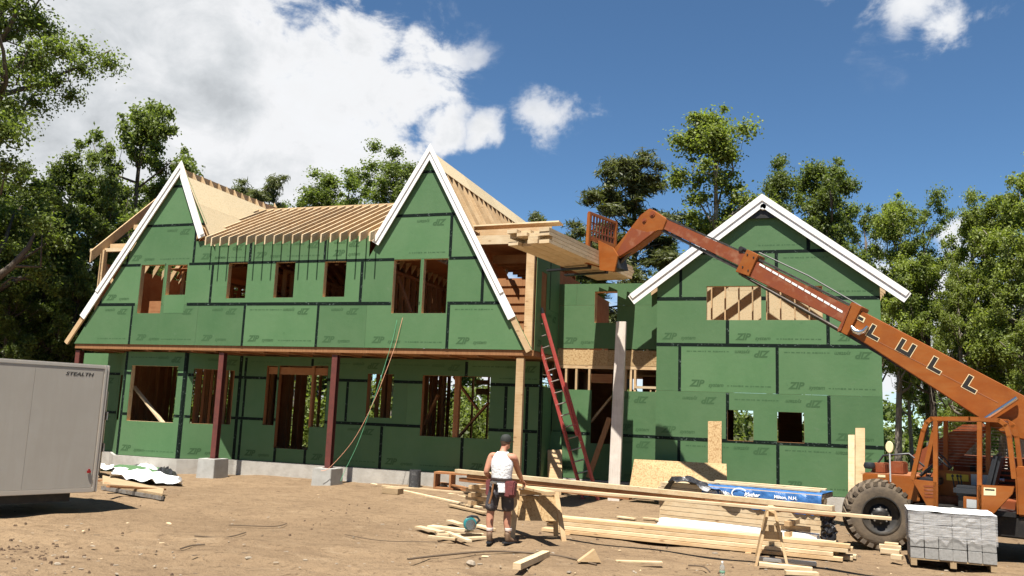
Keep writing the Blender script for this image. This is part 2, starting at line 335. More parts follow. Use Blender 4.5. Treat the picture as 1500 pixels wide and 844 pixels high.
# ------------------------------------------------------------------ ground
def gz(x, y): 
    return (.015*np.sin(x*.55+.7)*np.cos(y*.62)+.012*np.sin(x*1.3+y*.9)+.010*np.sin(x*2.7-y*2.1+1)+.008*np.sin(x*5.1+2)*np.sin(y*6.3))+np.clip((y+3)*.02, 0, .08)
def build_ground():
    xs = np.concatenate([[-400, -200, -100, -60, -40], np.arange(-30, 14, .16), [16, 20, 30, 50, 100, 200, 400]])
    ys = np.concatenate([[-300, -120, -60, -35, -25], np.arange(-16, 4, .14), np.arange(4, 40, 1.5), [50, 80, 150, 300, 600]])
    X, Y = np.meshgrid(xs, ys); n = RNG.normal(0, 1, X.shape)
    k = np.ones((3, 3))/9
    def sm(a):
        b = a.copy()
        for ax in (0, 1): b = (np.roll(b, 1, ax)+b+np.roll(b, -1, ax))/3
        return b
    rough = sm(n)*.016+sm(sm(sm(sm(RNG.normal(0, 1, X.shape)))))*.05
    near = ((X > -30) & (X < 14) & (Y > -16) & (Y < 4)).astype(float)
    Z = gz(X, Y)+rough*near*np.clip(1.1-(Y+16)/40, .35, 1)
    # tyre ruts running across the yard
    for (y0, sl, dpt) in ((-8.6, .06, .05), (-9.9, .05, .05), (-7.6, -.14, .035)):
        dd = (Y-(y0+sl*X)); Z -= near*dpt*np.exp(-(dd/.22)**2)-near*.5*dpt*np.exp(-((np.abs(dd)-.38)/.12)**2)
    me = bpy.data.meshes.new('ground'); ny, nx = X.shape
    me.from_pydata(np.stack([X.ravel(), Y.ravel(), Z.ravel()], 1).tolist(), [], [(j*nx+i, j*nx+i+1, (j+1)*nx+i+1, (j+1)*nx+i) for j in range(ny-1) for i in range(nx-1)])
    me.polygons.foreach_set('use_smooth', [True]*len(me.polygons)); me.materials.append(MATS['sandy_dirt'])
    o = bpy.data.objects.new('ground', me); COL.objects.link(o); tag(o, 'rutted sandy dirt of the building site', 'ground', kind='structure')
build_ground()

# ------------------------------------------------------------------ house
HOUSE = thing('unfinished_house', (-9, 1, 0.1), 'large unfinished wooden house sheathed in green panels with black seam tape and white gable trim', 'house')
Z0, Z2, FT4 = 0.487, 3.80, 1.2192
EZ = np.array([0, 0, 1.0])
def text_mesh(name, parts, matname, shear=0.32):
    """parts: (string, size, x, y, offset); flat printed lettering in the XY plane"""
    vs, fs = [], []
    for (t, size, x, y, off) in parts:
        cu = bpy.data.curves.new('lettering', 'FONT'); cu.body = t; cu.size = size; cu.shear = shear; cu.offset = off; cu.resolution_u = 3
        o = bpy.data.objects.new('lettering', cu); COL.objects.link(o)
        dg = bpy.context.evaluated_depsgraph_get(); me = bpy.data.meshes.new_from_object(o.evaluated_get(dg))
        b = len(vs); vs += [(v.co.x+x, v.co.y+y, 0) for v in me.vertices]; fs += [tuple(i+b for i in p.vertices) for p in me.polygons]
        bpy.data.objects.remove(o); bpy.data.meshes.remove(me); bpy.data.curves.remove(cu)
    me = bpy.data.meshes.new(name); me.from_pydata(vs, [], fs); me.materials.append(MATS[matname]); return me
ZIP_ME = text_mesh('panel_print', [('ZIP', .235, -.47, -.08, .010), ('system', .135, .0, -.08, .003)], 'panel_print')
def fine_mesh():
    mb = MB(); x = -.55
    while x < .5:
        w = random.uniform(.03, .11); h = random.uniform(.010, .022)
        mb.add([(x, -h, 0), (x+w, -h, 0), (x+w, h, 0), (x, h, 0)], [(0, 1, 2, 3)]); x += w+random.uniform(.01, .05)
    me = bpy.data.meshes.new('fine_print'); me.from_pydata(mb.v, [], mb.f); me.materials.append(MATS['panel_fine_print']); return me
FINE_ME = fine_mesh()
def sub_rect(r, o):
    x0, x1, z0, z1 = r; a0, a1, b0, b1 = max(x0, o[0]), min(x1, o[1]), max(z0, o[2]), min(z1, o[3])
    if a1-a0 < 1e-4 or b1-b0 < 1e-4: return [r]
    res = []
    if a0 > x0+1e-4: res.append((x0, a0, z0, z1))
    if a1 < x1-1e-4: res.append((a1, x1, z0, z1))
    if b0 > z0+1e-4: res.append((a0, a1, z0, b0))
    if b1 < z1-1e-4: res.append((a0, a1, b1, z1))
    return res
def clip_poly(poly, hp):      # keep a*s+b*z<=c
    a, b, c = hp; out = []
    for i in range(len(poly)):
        p, q = poly[i], poly[(i+1) % len(poly)]; fp = a*p[0]+b*p[1]-c; fq = a*q[0]+b*q[1]-c
        if fp <= 1e-9: out.append(p)
        if (fp < -1e-9 and fq > 1e-9) or (fp > 1e-9 and fq < -1e-9):
            t = fp/(fp-fq); out.append((p[0]+t*(q[0]-p[0]), p[1]+t*(q[1]-p[1])))
    return out
class Wall:
    def __init__(s, o, ex, nrm, openings=(), clips=(), parent=HOUSE):
        s.o = np.array(o, float); s.ex = unit(ex); s.n = unit(nrm); s.op = list(openings); s.cl = list(clips); s.parent = parent
    def pt(s, a, z, d=0.0): return s.o+s.ex*a+EZ*z+s.n*d
    def pieces(s, r):
        """the rectangle less its openings, cut on one common grid so that neighbours share corners"""
        xs = sorted({r[0], r[1]} | {q for o in s.op for q in (o[0], o[1]) if r[0]+.002 < q < r[1]-.002 and o[2] < r[3] and o[3] > r[2]})
        zs = sorted({r[2], r[3]} | {q for o in s.op for q in (o[2], o[3]) if r[2]+.002 < q < r[3]-.002 and o[0] < r[1] and o[1] > r[0]})
        out = []
        for a, b in zip(xs[:-1], xs[1:]):
            for c, d in zip(zs[:-1], zs[1:]):
                mx, mz = (a+b)/2, (c+d)/2
                if any(o[0] < mx < o[1] and o[2] < mz < o[3] for o in s.op): continue
                poly = [(a, c), (b, c), (b, d), (a, d)]
                for h in s.cl:
                    poly = clip_poly(poly, h)
                    if len(poly) < 3: break
                if len(poly) >= 3: out.append(poly)
        return out
    def slab(s, name, r, m, d0, d1, label=None):
        polys = s.pieces(r)
        if not polys: return None
        key = lambda p: (round(p[0], 4), round(p[1], 4))
        polys = [[p for i, p in enumerate(q) if key(p) != key(q[i-1])] for q in polys]; polys = [q for q in polys if len(q) > 2]
        par = list(range(len(polys)))
        def fd(i):
            while par[i] != i: i = par[i]
            return i
        eo = {}
        for i, q in enumerate(polys):
            for j in range(len(q)):
                e = frozenset((key(q[j]), key(q[(j+1) % len(q)]))); eo.setdefault(e, []).append(i)
        for e, l in eo.items():
            for q in l[1:]: par[fd(q)] = fd(l[0])
        first = None; groups = {}
        for i in range(len(polys)): groups.setdefault(fd(i), []).append(i)
        for gi, ids in sorted(groups.items(), key=lambda t: -len(t[1])):
            vi = {}; vs = []; fs = []
            def V(p, k):
                kk = (key(p), k)
                if kk not in vi: vi[kk] = len(vs); vs.append(s.pt(p[0], p[1], d0 if k else d1))
                return vi[kk]
            for i in ids:
                q = polys[i]; fs.append(tuple(V(p, 1) for p in q)); fs.append(tuple(V(p, 0) for p in q[::-1]))
                for j in range(len(q)):
                    p0, p1 = q[j], q[(j+1) % len(q)]
                    if len(eo[frozenset((key(p0), key(p1)))]) == 1: fs.append((V(p0, 0), V(p1, 0), V(p1, 1), V(p0, 1)))
            ar = max(v[2] for v in vs)-min(v[2] for v in vs)
            mb = MB(); mb.add(vs, fs); o = mb.build(name, m, s.parent)
            if first is None: first = o
        return first
    def free(s, r):
        if any(o[0] < r[1] and o[1] > r[0] and o[2] < r[3] and o[3] > r[2] for o in s.op): return False
        return all(h[0]*x+h[1]*z <= h[2] for h in s.cl for x in r[:2] for z in r[2:])
    def panel(s, x0, x1, z0, z1, prints=True, m='green_panel'):
        j = random.uniform(-.0012, .0012)
        o = s.slab('sheathing_panel', (x0+.002, x1-.002, z0+.002, z1-.002), m, -.012, j)
        if o is None or not prints: return o
        rz = math.atan2(s.ex[1], s.ex[0]); w = x1-x0
        def put(me, nm, a, z, flip, hw, hh):
            if not s.free((a-hw, a+hw, z-hh, z+hh)) or a-hw < x0 or a+hw > x1: return
            R = Matrix.Rotation(rz, 3, 'Z') @ Matrix.Rotation(math.pi/2, 3, 'X') @ Matrix.Rotation(math.pi if flip else 0, 3, 'Z')
            share(nm, me, s.pt(a, z, j+.0022), o, R.to_euler())
        put(ZIP_ME, 'panel_print', x0+.66+random.uniform(-.04, .1), z0+.22, False, .5, .12)
        put(ZIP_ME, 'panel_print', x1-.66-random.uniform(-.04, .1), z1-.22, True, .5, .12)
        if w > 1.9:
            put(FINE_ME, 'fine_print', x1-.68, z0+.17, False, .56, .04); put(FINE_ME, 'fine_print', x0+.7, z1-.17, True, .56, .04)
        return o
    def row(s, z0, z1, xs, **k):
        for a, b in zip(xs[:-1], xs[1:]): s.panel(a, b, z0, z1, **k)
    def htape(s, z, x0, x1, w=.084):
        w *= random.uniform(.9, 1.1); s.slab('seam_tape', (x0, x1, z-w/2, z+w/2), 'seam_tape', .0005, .0042)
    def vtape(s, x, z0, z1, w=.084):
        w *= random.uniform(.9, 1.1); x += random.uniform(-.006, .006); s.slab('seam_tape', (x-w/2, x+w/2, z0, z1), 'seam_tape', .0005, .0036)
    def frame(s, r, m='spruce', depth=.14, t=.038, sides='lrtb'):
        """rough-opening lining of one window, one mesh"""
        x0, x1, z0, z1 = r; mb = MB(); d0 = -.0135
        def bar(a0, a1, c0, c1): mb.hexa([s.pt(a0, c0, d0), s.pt(a1, c0, d0), s.pt(a1, c0, d0-depth), s.pt(a0, c0, d0-depth), s.pt(a0, c1, d0), s.pt(a1, c1, d0), s.pt(a1, c1, d0-depth), s.pt(a0, c1, d0-depth)])
        bar(x0-t, x0+.003, z0-t, z1+t); bar(x1-.003, x1+t, z0-t, z1+t); bar(x0+.003, x1-.003, z1-.003, z1+t); bar(x0+.003, x1-.003, z0-t, z0+.003)
        return mb.build('window_frame', m, s.parent)
def uvrect(u0, u1, v0, v1, Y):     # opening measured in the photo, set in the plane Y
    um, vm = (u0+u1)/2, (v0+v1)/2
    return (P(u0, vm, Y)[0], P(u1, vm, Y)[0], P(um, v1, Y)[2], P(um, v0, Y)[2])
# --- main front, plane Y=0
w1a, w1b = uvrect(204, 238, 388, 459, 0), uvrect(244, 273, 388, 432, 0)
w2, w3, w4 = uvrect(333, 361, 385, 437, 0), uvrect(402, 431, 384, 436, 0), uvrect(474, 506, 383, 435, 0)
w5a, w5b = uvrect(575, 614.5, 380, 459, 0), uvrect(619, 655, 379, 459, 0)
XL, ZA = -17.78, 9.30; XR = -9.46
SLL, SL, SLR = 1.575, 1.73, 1.765
def gable_clips(xa, za, sl, sr): return [(-sl, 1, za-sl*xa), (sr, 1, za+sr*xa)]
main_op = [w1a, w1b, w2, w3, w4, w5a, w5b]
M = Wall((0, 0, 0), (1, 0, 0), (0, -1, 0), main_op)
ML = Wall((0, 0, 0), (1, 0, 0), (0, -1, 0), main_op, gable_clips(XL, ZA, SLL, SL))
MR = Wall((0, 0, 0), (1, 0, 0), (0, -1, 0), main_op, gable_clips(XR, ZA, SL, SLR))
MLo = Wall((0, 0, 0), (1, 0, 0), (0, -1, 0), main_op, [(-SLL, 1, ZA-SLL*XL)])
MRo = Wall((0, 0, 0), (1, 0, 0), (0, -1, 0), main_op, [(SLR, 1, ZA+SLR*XR)])
zr = [Z2, Z2+FT4, Z2+2*FT4, Z2+3*FT4, Z2+4*FT4, ZA]
xa, xb, xc, xd, xe = -19.15, -15.11, -12.68, -11.15, -8.71
xs1 = P(288, 476, 0)[0]
MLo.row(zr[0], zr[1], [-21.6, xa, xs1, xb]); M.row(zr[0], zr[1], [xb, xc, xd]); MRo.row(zr[0], zr[1], [xd, xe, -6.28])
B = [P(147.5, 440, 0)[0], P(310, 415, 0)[0], P(418, 412, 0)[0], P(529, 412, 0)[0], P(616.7, 415, 0)[0], P(707, 412, 0)[0]]
MLo.row(zr[1], zr[2], [-21.4, B[0], P(241, 415, 0)[0], B[1]]); M.row(zr[1], zr[2], [B[1], B[2], B[3]]); MRo.row(zr[1], zr[2], [B[3], B[4], B[5], -6.4])
xcL, xcR = P(285.5, 360, 0)[0], P(541, 370, 0)[0]
C1, C2 = P(367, 372, 0)[0], P(476, 368, 0)[0]; C3 = P(661, 345, 0)[0]
ZEAVE = 6.93
ML.row(zr[2], zr[3], [-20.5, P(187, 382, 0)[0], xcL])
Md = Wall((0, 0, 0), (1, 0, 0), (0, -1, 0), main_op)
Md.row(zr[2], ZEAVE, [xcL, C1, C2, xcR])
MR.row(zr[2], zr[3], [xcR, C3, -7.0])
ML.row(zr[3], zr[4], [-19.5, -16.5]); MR.row(zr[3], zr[4], [-11, -8.2]); ML.row(zr[4], zr[5], [-18.5, -17]); MR.row(zr[4], zr[5], [-10.2, -8.8])
MLo.htape(zr[1], -21.2, w1a[0]-.1); M.htape(zr[1], w1a[1]+.01, w1b[0]-.10); M.htape(zr[1], w1b[1]+.1, w5a[0]-.02); M.htape(zr[1], w5a[1]+.01, w5b[0]-.06); MRo.htape(zr[1], w5b[1]+.03, -6.6)
ML.htape(zr[2], -21, w1a[0]-.04); M.htape(zr[2], w1a[1]+.02, w1b[0]-.08); M.htape(zr[2], w1b[1]+.05, w5a[0]); MR.htape(zr[2], w5b[1]+.02, -6.5)
for wl, z in ((ML, zr[3]), (ML, zr[4]), (MR, zr[3]), (MR, zr[4])): wl.htape(z, wl.pieces((-30, 0, z-.01, z+.01))[0][0][0], wl.pieces((-30, 0, z-.01, z+.01))[0][1][0])
for x in (xa, xb, xc, xe): M.vtape(x, zr[0], zr[1]-.048)
for x in (B[0], B[1], B[3], B[5]): (MLo if x < -15 else MRo).vtape(x, zr[1]+.048, zr[2]-.048)
for x in (P(187, 382, 0)[0], xcL): ML.vtape(x, zr[2]+.048, zr[3]-.048)
for x in (C1, C2): M.vtape(x, zr[2]+.048, ZEAVE)
MR.vtape(C3, zr[2]+.048, zr[3]-.048)
for r in (w1a, w1b, w2, w3, w4, w5a, w5b): M.frame(r)
# green infill below the second window of the left gable and a board across the first
M.slab('infill_panel', (w1b[0], w1b[1], w1b[2]-.55, w1b[2]), 'green_panel', -.012, 0.004)
mb = MB(); mb.box(w1a[0]+.12, w1a[1]-.02, .35, .36, w1a[2], w1a[2]+.42); mb.build('guard_board', 'framing_fir', HOUSE)
# rake trim: a broad white board with a second one lapped over its upper half, a fly rafter behind
def rake(apex, foot, Y, w, wall_y, seam=None, tail=None):
    a = V3(apex[0], Y, apex[1]); f = V3(foot[0], Y, foot[1]); d = unit(f-a); nin = np.array([d[2], 0, -d[0]])
    if nin[2] > 0: nin = -nin
    def board(name, t0, t1, o0, o1, y0, y1, m, flush=True):
        # offsets o from the outer edge, mitred on the vertical at the apex
        def at(o, t):
            base = a+nin*o
            if t <= 0: k = -(base[0]-a[0])/d[0]; return base+d*k
            return base+d*t
        L = np.linalg.norm(f-a)
        p = [at(o0, t0), at(o0, t1), at(o1, t1), at(o1, t0)]
        mb = MB(); mb.prism([q+V3(0, y0-Y, 0) for q in p], V3(0, y1-y0, 0)); return mb.build(name, m, HOUSE)
    L = np.linalg.norm(f-a)
    board('rake_board', 0, L, 0, w, Y, Y+.03, 'white_trim'); board('rake_moulding', 0, (seam or L-.06), -.012, w*.46, Y-.026, Y-.001, 'white_trim')
    board('fly_rafter', 0, L+(tail or 0), .03, w*.82, Y+.032, wall_y-.006, 'spruce')
    return d
aL, aR = P(259, 237, -.10), P(626, 212, -.10)
AL = (XL, aL[2]); AR = (XR, aR[2])
fLL = P(119, 462, -.10); fLR = P(299, 345, -.10); fRL = P(545.5, 354, -.10); fRR = P(752, 463, -.10)
Ls = [np.hypot(f[0]-A[0], f[2]-A[1]) for f, A in ((fLL, AL), (fRR, AR))]
rake(AL, (fLL[0]-.06, fLL[2]), -.10, .215, 0.0, seam=Ls[0]-.9, tail=.98)
rake(AL, (fLR[0], fLR[2]), -.10, .215, 0.0)
rake(AR, (fRL[0], fRL[2]), -.10, .215, 0.0)
rake(AR, (fRR[0]+.05, fRR[2]), -.10, .215, 0.0, seam=Ls[1]-.7, tail=.98)
# --- band, floor deck, posts and piers
mb = MB(); mb.box(-21.25, -6.32, .03, .068, 3.655, 3.797); mb.build('band_joist', 'stud_wood', HOUSE)
mb = MB(); mb.box(-21.2, -6.36, .072, 9.4, 3.66, 3.79); mb.build('floor_deck', 'framing_fir', HOUSE)
for x in np.arange(-21.0, -6.4, .82):
    mb = MB(); mb.box(x, x+.04, .072, 1.34, 3.61, 3.655); mb.build('porch_joist', 'framing_fir', HOUSE)
def steel_post(u_top, v_top, u_bot, v_bot, Y, pier=True):
    b = P(u_bot, v_bot, Y); x = b[0]; zb = b[2]; mb = MB(); w, d, t = .17, .17, .012
    mb.box(x-w/2, x+w/2, Y, Y+t, zb, 3.60); mb.box(x-w/2, x+w/2, Y+d-t, Y+d, zb, 3.60); mb.box(x-.006, x+.006, Y+t, Y+d-t, zb, 3.60)
    mb.box(x-w*.7, x+w*.7, Y-.05, Y+d+.05, zb-.012, zb-.001)
    p = mb.build('porch_post', 'red_steel', HOUSE, bevel=.004)
    if pier:
        mb = MB(); mb.hexa([(x-.30, Y-.28, -.1), (x+.30, Y-.28, -.1), (x+.30, Y+.40, -.1), (x-.30, Y+.40, -.1), (x-.28, Y-.26, zb-.014), (x+.28, Y-.26, zb-.014), (x+.28, Y+.38, zb-.014), (x-.28, Y+.38, zb-.014)])
        mb.build('post_pier', 'pier_concrete', HOUSE, bevel=.012)
steel_post(323, 512, 311, 671, .08); steel_post(490, 513, 479, 685, .08); steel_post(114, 508, 97, 662, .08)
x = P(762, 520, .06)[0]; mb = MB(); mb.box(x-.10, x+.10, .06, .20, -.05, 3.60); mb.build('timber_post', 'spruce', HOUSE, bevel=.004)
# --- porch wall with the bay
YP, YB = 1.37, .28
xb0, xb1 = P(177, 600, YB)[0], P(266.5, 600, YB)[0]; xp0 = P(349, 610, YP)[0]; xpe = -6.45
lw1 = uvrect(189, 257.5, 536, 618, YB)
lz = [Z0, Z0+FT4+.01, Z0+2*FT4+.02, 3.60]
BF = Wall((0, YB, 0), (1, 0, 0), (0, -1, 0), [lw1])
BF.row(lz[0], lz[1], [xb0, xb1]); BF.row(lz[1], lz[2], [xb0, xb1]); BF.row(lz[2], lz[3], [xb0, xb1])
BF.vtape(xb0+.03, lz[0], lz[3]); BF.vtape(xb1-.03, lz[0], lz[3]); BF.htape(lz[1], xb0+.08, xb1-.08); BF.htape(lz[2], xb0+.08, xb1-.08); BF.frame(lw1)
ea = unit(V3(xp0-xb1, YP-YB, 0)); La = float(np.hypot(xp0-xb1, YP-YB)); na = np.array([ea[1], -ea[0], 0])
def aw(u, v): q = PP(u, v, (xb1, YB, 0), na); return float((q-V3(xb1, YB, 0))@ea), q[2]
lw2 = (aw(281, 580)[0], min(aw(341, 580)[0], La-.1), aw(300, 621)[1], aw(305, 541)[1])
BA = Wall((xb1, YB, 0), ea, na, [lw2])
BA.row(lz[0], lz[1], [0, La]); BA.row(lz[1], lz[2], [0, La]); BA.row(lz[2], lz[3], [0, La])
BA.vtape(.03, lz[0], lz[3]); BA.htape(lz[1], .08, La); BA.htape(lz[2], .08, La); BA.vtape(La-.04, lz[0], lz[3]); BA.frame(lw2, m='framing_fir')
BL = Wall((xb0-(xp0-xb1), YP, 0), unit(V3(ea[0], -ea[1], 0)), unit(V3(-ea[1], -ea[0], 0)), [(.3, 1.1, 1.5, 2.9)])
BL.row(lz[0], lz[3], [0, La], prints=False)
door = uvrect(405, 455, 536, 658, YP); dl = uvrect(388, 404, 536, 623, YP); dr = uvrect(456, 478, 536, 626, YP)
lw3 = uvrect(537, 575.5, 548, 612, YP); lw4 = uvrect(617, 717, 551, 641, YP)
PW = Wall((0, YP, 0), (1, 0, 0), (0, -1, 0), [door, dl, dr, lw3, lw4])
pu = lambda u, v: P(u, v, YP)[0]
PW.row(lz[0], lz[1], [xp0, pu(352, 650), pu(402, 670), pu(446, 674), pu(558, 650), pu(676, 670), pu(771, 650), xpe])
PW.row(lz[1], lz[2], [xp0, pu(357, 590), pu(508, 590), pu(596, 590), pu(741, 590), pu(771, 590), xpe])
PW.row(lz[2], lz[3], [xp0, pu(361, 530), pu(458, 530), pu(568, 530), pu(684, 530), xpe])
for u, v, a, b in ((352, 640, 0, 1), (402, 670, 0, 1), (446, 674, 0, 1), (558, 650, 0, 1), (676, 670, 0, 1), (771, 640, 0, 1), (357, 590, 1, 2), (508, 590, 1, 2), (741, 590, 1, 2), (772, 590, 1, 2), (361, 530, 2, 3), (458, 530, 2, 3), (568, 530, 2, 3), (684, 530, 2, 3)):
    z1 = lz[b]-.048; 
    if u in (402, 446): z1 = door[2]+.02
    PW.vtape(pu(u, v), lz[a]+(0 if a == 0 else .048), z1)
PW.vtape(xpe-.05, lz[0], lz[3])
for z in lz[1:3]: PW.htape(z, xp0, xpe-.1)
for r in (lw3,): PW.frame(r, 'framing_fir')
lm = pu(667.5, 600)
PW.frame((lw4[0], lm-.07, lw4[2], lw4[3]), 'framing_fir'); PW.frame((lm+.07, lw4[1], lw4[2], lw4[3]), 'framing_fir')
PW.op = []; PW.slab('mullion', (lm-.062, lm+.062, lw4[2], lw4[3]), 'framing_fir', -.10, -.016)
for r in (dl, dr): PW.frame(r, 'framing_fir')
PW.frame(door, 'framing_fir'); PW.slab('door_header', (dl[0]+.04, dr[1]-.04, door[3]-.26, door[3]-.045), 'framing_fir', -.13, -.05)
for uu in (390, 478):
    xx = pu(uu, 560)
# left end of the porch wall behind the bay
PWL = Wall((0, YP, 0), (1, 0, 0), (0, -1, 0)); PWL.row(lz[0], lz[1], [-22.2, xb0-(xp0-xb1)]); PWL.row(lz[1], lz[2], [-22.2, xb0-(xp0-xb1)]); PWL.row(lz[2], lz[3], [-22.2, xb0-(xp0-xb1)], prints=False)
PWL.htape(lz[1], -22.2, xb0-(xp0-xb1)); PWL.htape(lz[2], -22.2, xb0-(xp0-xb1))
# foundation
def found(poly, ztop, name='foundation_wall'):
    mb = MB(); mb.prism([V3(x, y, -.3) for x, y in poly], V3(0, 0, ztop+.3)); return mb.build(name, 'concrete', HOUSE, bevel=.01)
xl0 = xb0-(xp0-xb1)
found([(-22.3, YP-.06), (xl0-.03, YP-.06), (xb0-.03, YB-.06), (xb1+.03, YB-.06), (xp0+.03, YP-.06), (xpe+.02, YP-.06), (xpe+.02, 9.4), (-22.3, 9.4)], Z0-.012)
# --- side return, connector
YC = 2.42; xr = xpe
SW = Wall((xr, 0, 0), (0, 1, 0), (1, 0, 0))
SW.row(lz[0], 2.93, [YP+.0, YC], prints=False); SW.vtape(YP+.05, lz[0], 2.93); SW.vtape(YC-.05, lz[0], 2.93)
SX = -6.34
su = lambda u, v: PP(u, v, (SX, 0, 0), (1, 0, 0))[1]
sw_op = (.62, 1.12, 4.70, 5.95)
SU = Wall((SX, 0, 0), (0, 1, 0), (1, 0, 0), [sw_op]); 
SU.row(3.80, 5.02, [.16, YC]); SU.row(5.02, 6.24, [.16, YC], prints=False); SU.row(6.24, 6.55, [.16, YC], prints=False); SU.frame(sw_op, 'framing_fir'); SU.vtape(1.45, 5.02, 6.5)
cz0, cz1 = P(885, 511, YC)[2], P(850, 416, YC)[2]
cw = uvrect(871, 904, 427, 473, YC)
CW = Wall((0, YC, 0), (1, 0, 0), (0, -1, 0), [cw])
xg0 = -3.47
cseam = P(906, 450, YC)[0]
CW.row(cz0, cz0+FT4, [SX, cseam-.0, xg0-.02]); CW.row(cz0+FT4, cz1, [SX, cseam-1.2, xg0-.02], prints=False); CW.frame(cw, depth=.3)
cr0, cr1 = P(885, 535.5, YC)[2], P(885, 513, YC)[2]
for a, b in ((xr+.02, -4.9), (-4.9, xg0-.03)):
    mb = MB(); mb.box(a, b-.004, YC+.0, YC+.038, cr0, cr1); mb.build('rim_board', 'site_osb', HOUSE)
for a in np.arange(xr+.15, xg0, .41):
    mb = MB(); mb.box(a, a+.05, YC+.012, YC+.10, cr1+.001, cz0-.003); mb.build('floor_block', 'spruce', HOUSE)
# framed openings below the rim
oz0, oz1 = P(850, 571, YC)[2], cr0-.005
mb = MB(); mb.box(xr+.02, xg0-.02, YC+.005, YC+.14, oz1-.09, oz1); mb.build('top_plate', 'spruce', HOUSE)
for u in (829, 844, 863, 900, 916, 924, 930):
    q = P(u, 550, YC)[0]; mb = MB(); mb.box(q-.03, q+.03, YC+.01, YC+.15, oz0-.3, oz1-.095); mb.build('stud', 'spruce', HOUSE)
q0, q1 = P(866, 550, YC)[0], P(897, 550, YC)[0]; mb = MB(); mb.box(q0, q1, YC+.02, YC+.14, P(880, 561, YC)[2], P(880, 548, YC)[2]); mb.build('header', 'framing_fir', HOUSE)
q0, q1 = P(929, 567, YC)[0], xg0-.02; zz = P(945, 567, YC)[2]; mb = MB(); mb.box(q0, q1, YC-.005, YC+.15, zz-.045, zz+.02); mb.build('window_sill', 'pale_spruce', HOUSE)
for u in (953, 961): q = P(u, 570, YC)[0]; mb = MB(); mb.box(q-.02, q+.02, YC+.01, YC+.14, oz0-.02, zz-.05); mb.build('cripple_stud', 'spruce', HOUSE)
cd0, cd1 = P(866, 600, YC)[0], P(896, 600, YC)[0]; cdz = P(880, 650, YC)[2]
CL = Wall((0, YC, 0), (1, 0, 0), (0, -1, 0), [(cd0, cd1, cdz, 4)])
gz3 = Z0+2*FT4
CL.row(Z0+FT4, oz0, [xr, cd1+.0, xg0-.02]); CL.row(Z0, Z0+FT4, [xr, cd0+.3, xg0-.02]); CL.htape(Z0+FT4, xr+.05, cd0-.02); CL.htape(Z0+FT4, cd1+.02, xg0-.03)
# dark core of the connector: back framing and floor
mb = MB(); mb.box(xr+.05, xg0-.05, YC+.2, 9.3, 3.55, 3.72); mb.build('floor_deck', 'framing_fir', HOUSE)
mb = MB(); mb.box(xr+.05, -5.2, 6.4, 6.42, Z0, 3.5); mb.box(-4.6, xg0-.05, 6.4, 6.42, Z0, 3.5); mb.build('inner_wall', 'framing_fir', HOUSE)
found([(xpe+.03, YC-.03), (xg0+.02, YC-.03), (xg0+.02, 9), (xpe+.03, 9)], Z0-.014)
a0 = P(866, 618, YC+.3); a1 = P(897, 580, YC+.3); mb = MB(); mb.beam(a0, a1, .05, .14, (0, -1, 0)); mb.build('door_brace', 'spruce', HOUSE)
# old white post standing before the connector
x0 = P(908, 600, 1.25)[0]; xt = P(909.5, 475, 1.25)[0]; xbm = P(899, 706, 1.25)[0]; zt = P(908, 471, 1.25)[2]
mb = MB(); mb.hexa([(xbm-.15, 1.25, 0), (xbm+.15, 1.25, 0), (xbm+.15, 1.39, 0), (xbm-.15, 1.39, 0), (xt-.13, 1.25, zt), (xt+.13, 1.25, zt), (xt+.13, 1.39, zt), (xt-.13, 1.39, zt)])
mb.build('weathered_post', 'old_post_wood', HOUSE, bevel=.006)
# corner post and header of the open bay right of the gable
x = P(775, 440, .02)[0]; mb = MB(); mb.box(x-.11, x+.11, .012, .12, 3.80, 6.45); mb.build('corner_post', 'spruce', HOUSE, bevel=.004)
h0, h1 = P(690, 357, .05), P(800, 357, .05)
mb = MB(); mb.box(h0[0]-.4, h1[0]+.25, .02, .06, P(760, 357, .05)[2], P(760, 344, .05)[2]); mb.build('header', 'pale_spruce', HOUSE)
mb = MB(); mb.box(h0[0]-.4, -6.2, .9, .94, P(760, 345, .9)[2], P(760, 331, .9)[2]); mb.build('top_plate', 'spruce', HOUSE)
a, b = P(690, 334, .7), P(822, 327, .1); mb = MB(); mb.beam(a, b, .26, .04, (0, .2, 1)); mb.build('loose_plank', 'pale_spruce', HOUSE)
# --- roofs
def rafter_yz(x, y0, z0, y1, z1, h=.25, w=.04, m='pale_spruce', name='rafter'):
    mb = MB(); mb.prism([(x-w/2, y0, z0-h), (x-w/2, y0, z0), (x-w/2, y1, z1), (x-w/2, y1, z1-h)], V3(w, 0, 0)); return mb.build(name, m, HOUSE)
def rafter_xz(y, x0, z0, x1, z1, h=.26, w=.04, m='spruce', name='rafter'):
    mb = MB(); mb.prism([(x0, y-w/2, z0-h), (x0, y-w/2, z0), (x1, y-w/2, z1), (x1, y-w/2, z1-h)], V3(0, w, 0)); return mb.build(name, m, HOUSE)
DM, DE, DY = .48, 6.93, 3.4          # dormer pitch, eave height, ridge depth
zd = lambda y: DE+DM*(y+.4)
xs = np.arange(P(297, 354, -.4)[0], P(556, 348, -.4)[0]+.35, .305)
for x in xs:
    # valleys against the two gables
    zl = ZA-.06-SL*(x-XL); zr_ = ZA-.06-SL*(XR-x)
    zv = max(zl, zr_); y0 = -.4 if zv <= DE else (zv-DE)/DM-.4
    if y0 < DY-.2: rafter_yz(x, y0, zd(y0), DY, zd(DY), h=.245)
for k in range(5):
    x = xs[0]-.305*(k+1); zl = ZA-.06-SL*(x-XL); y0 = (zl-DE)/DM-.4
    if y0 < DY-.2: rafter_yz(x, y0, zd(y0), DY, zd(DY))
mb = MB(); mb.box(-18, -9.4, DY, DY+.045, zd(DY)-.3, zd(DY)+.01); mb.build('ridge_board', 'spruce', HOUSE)
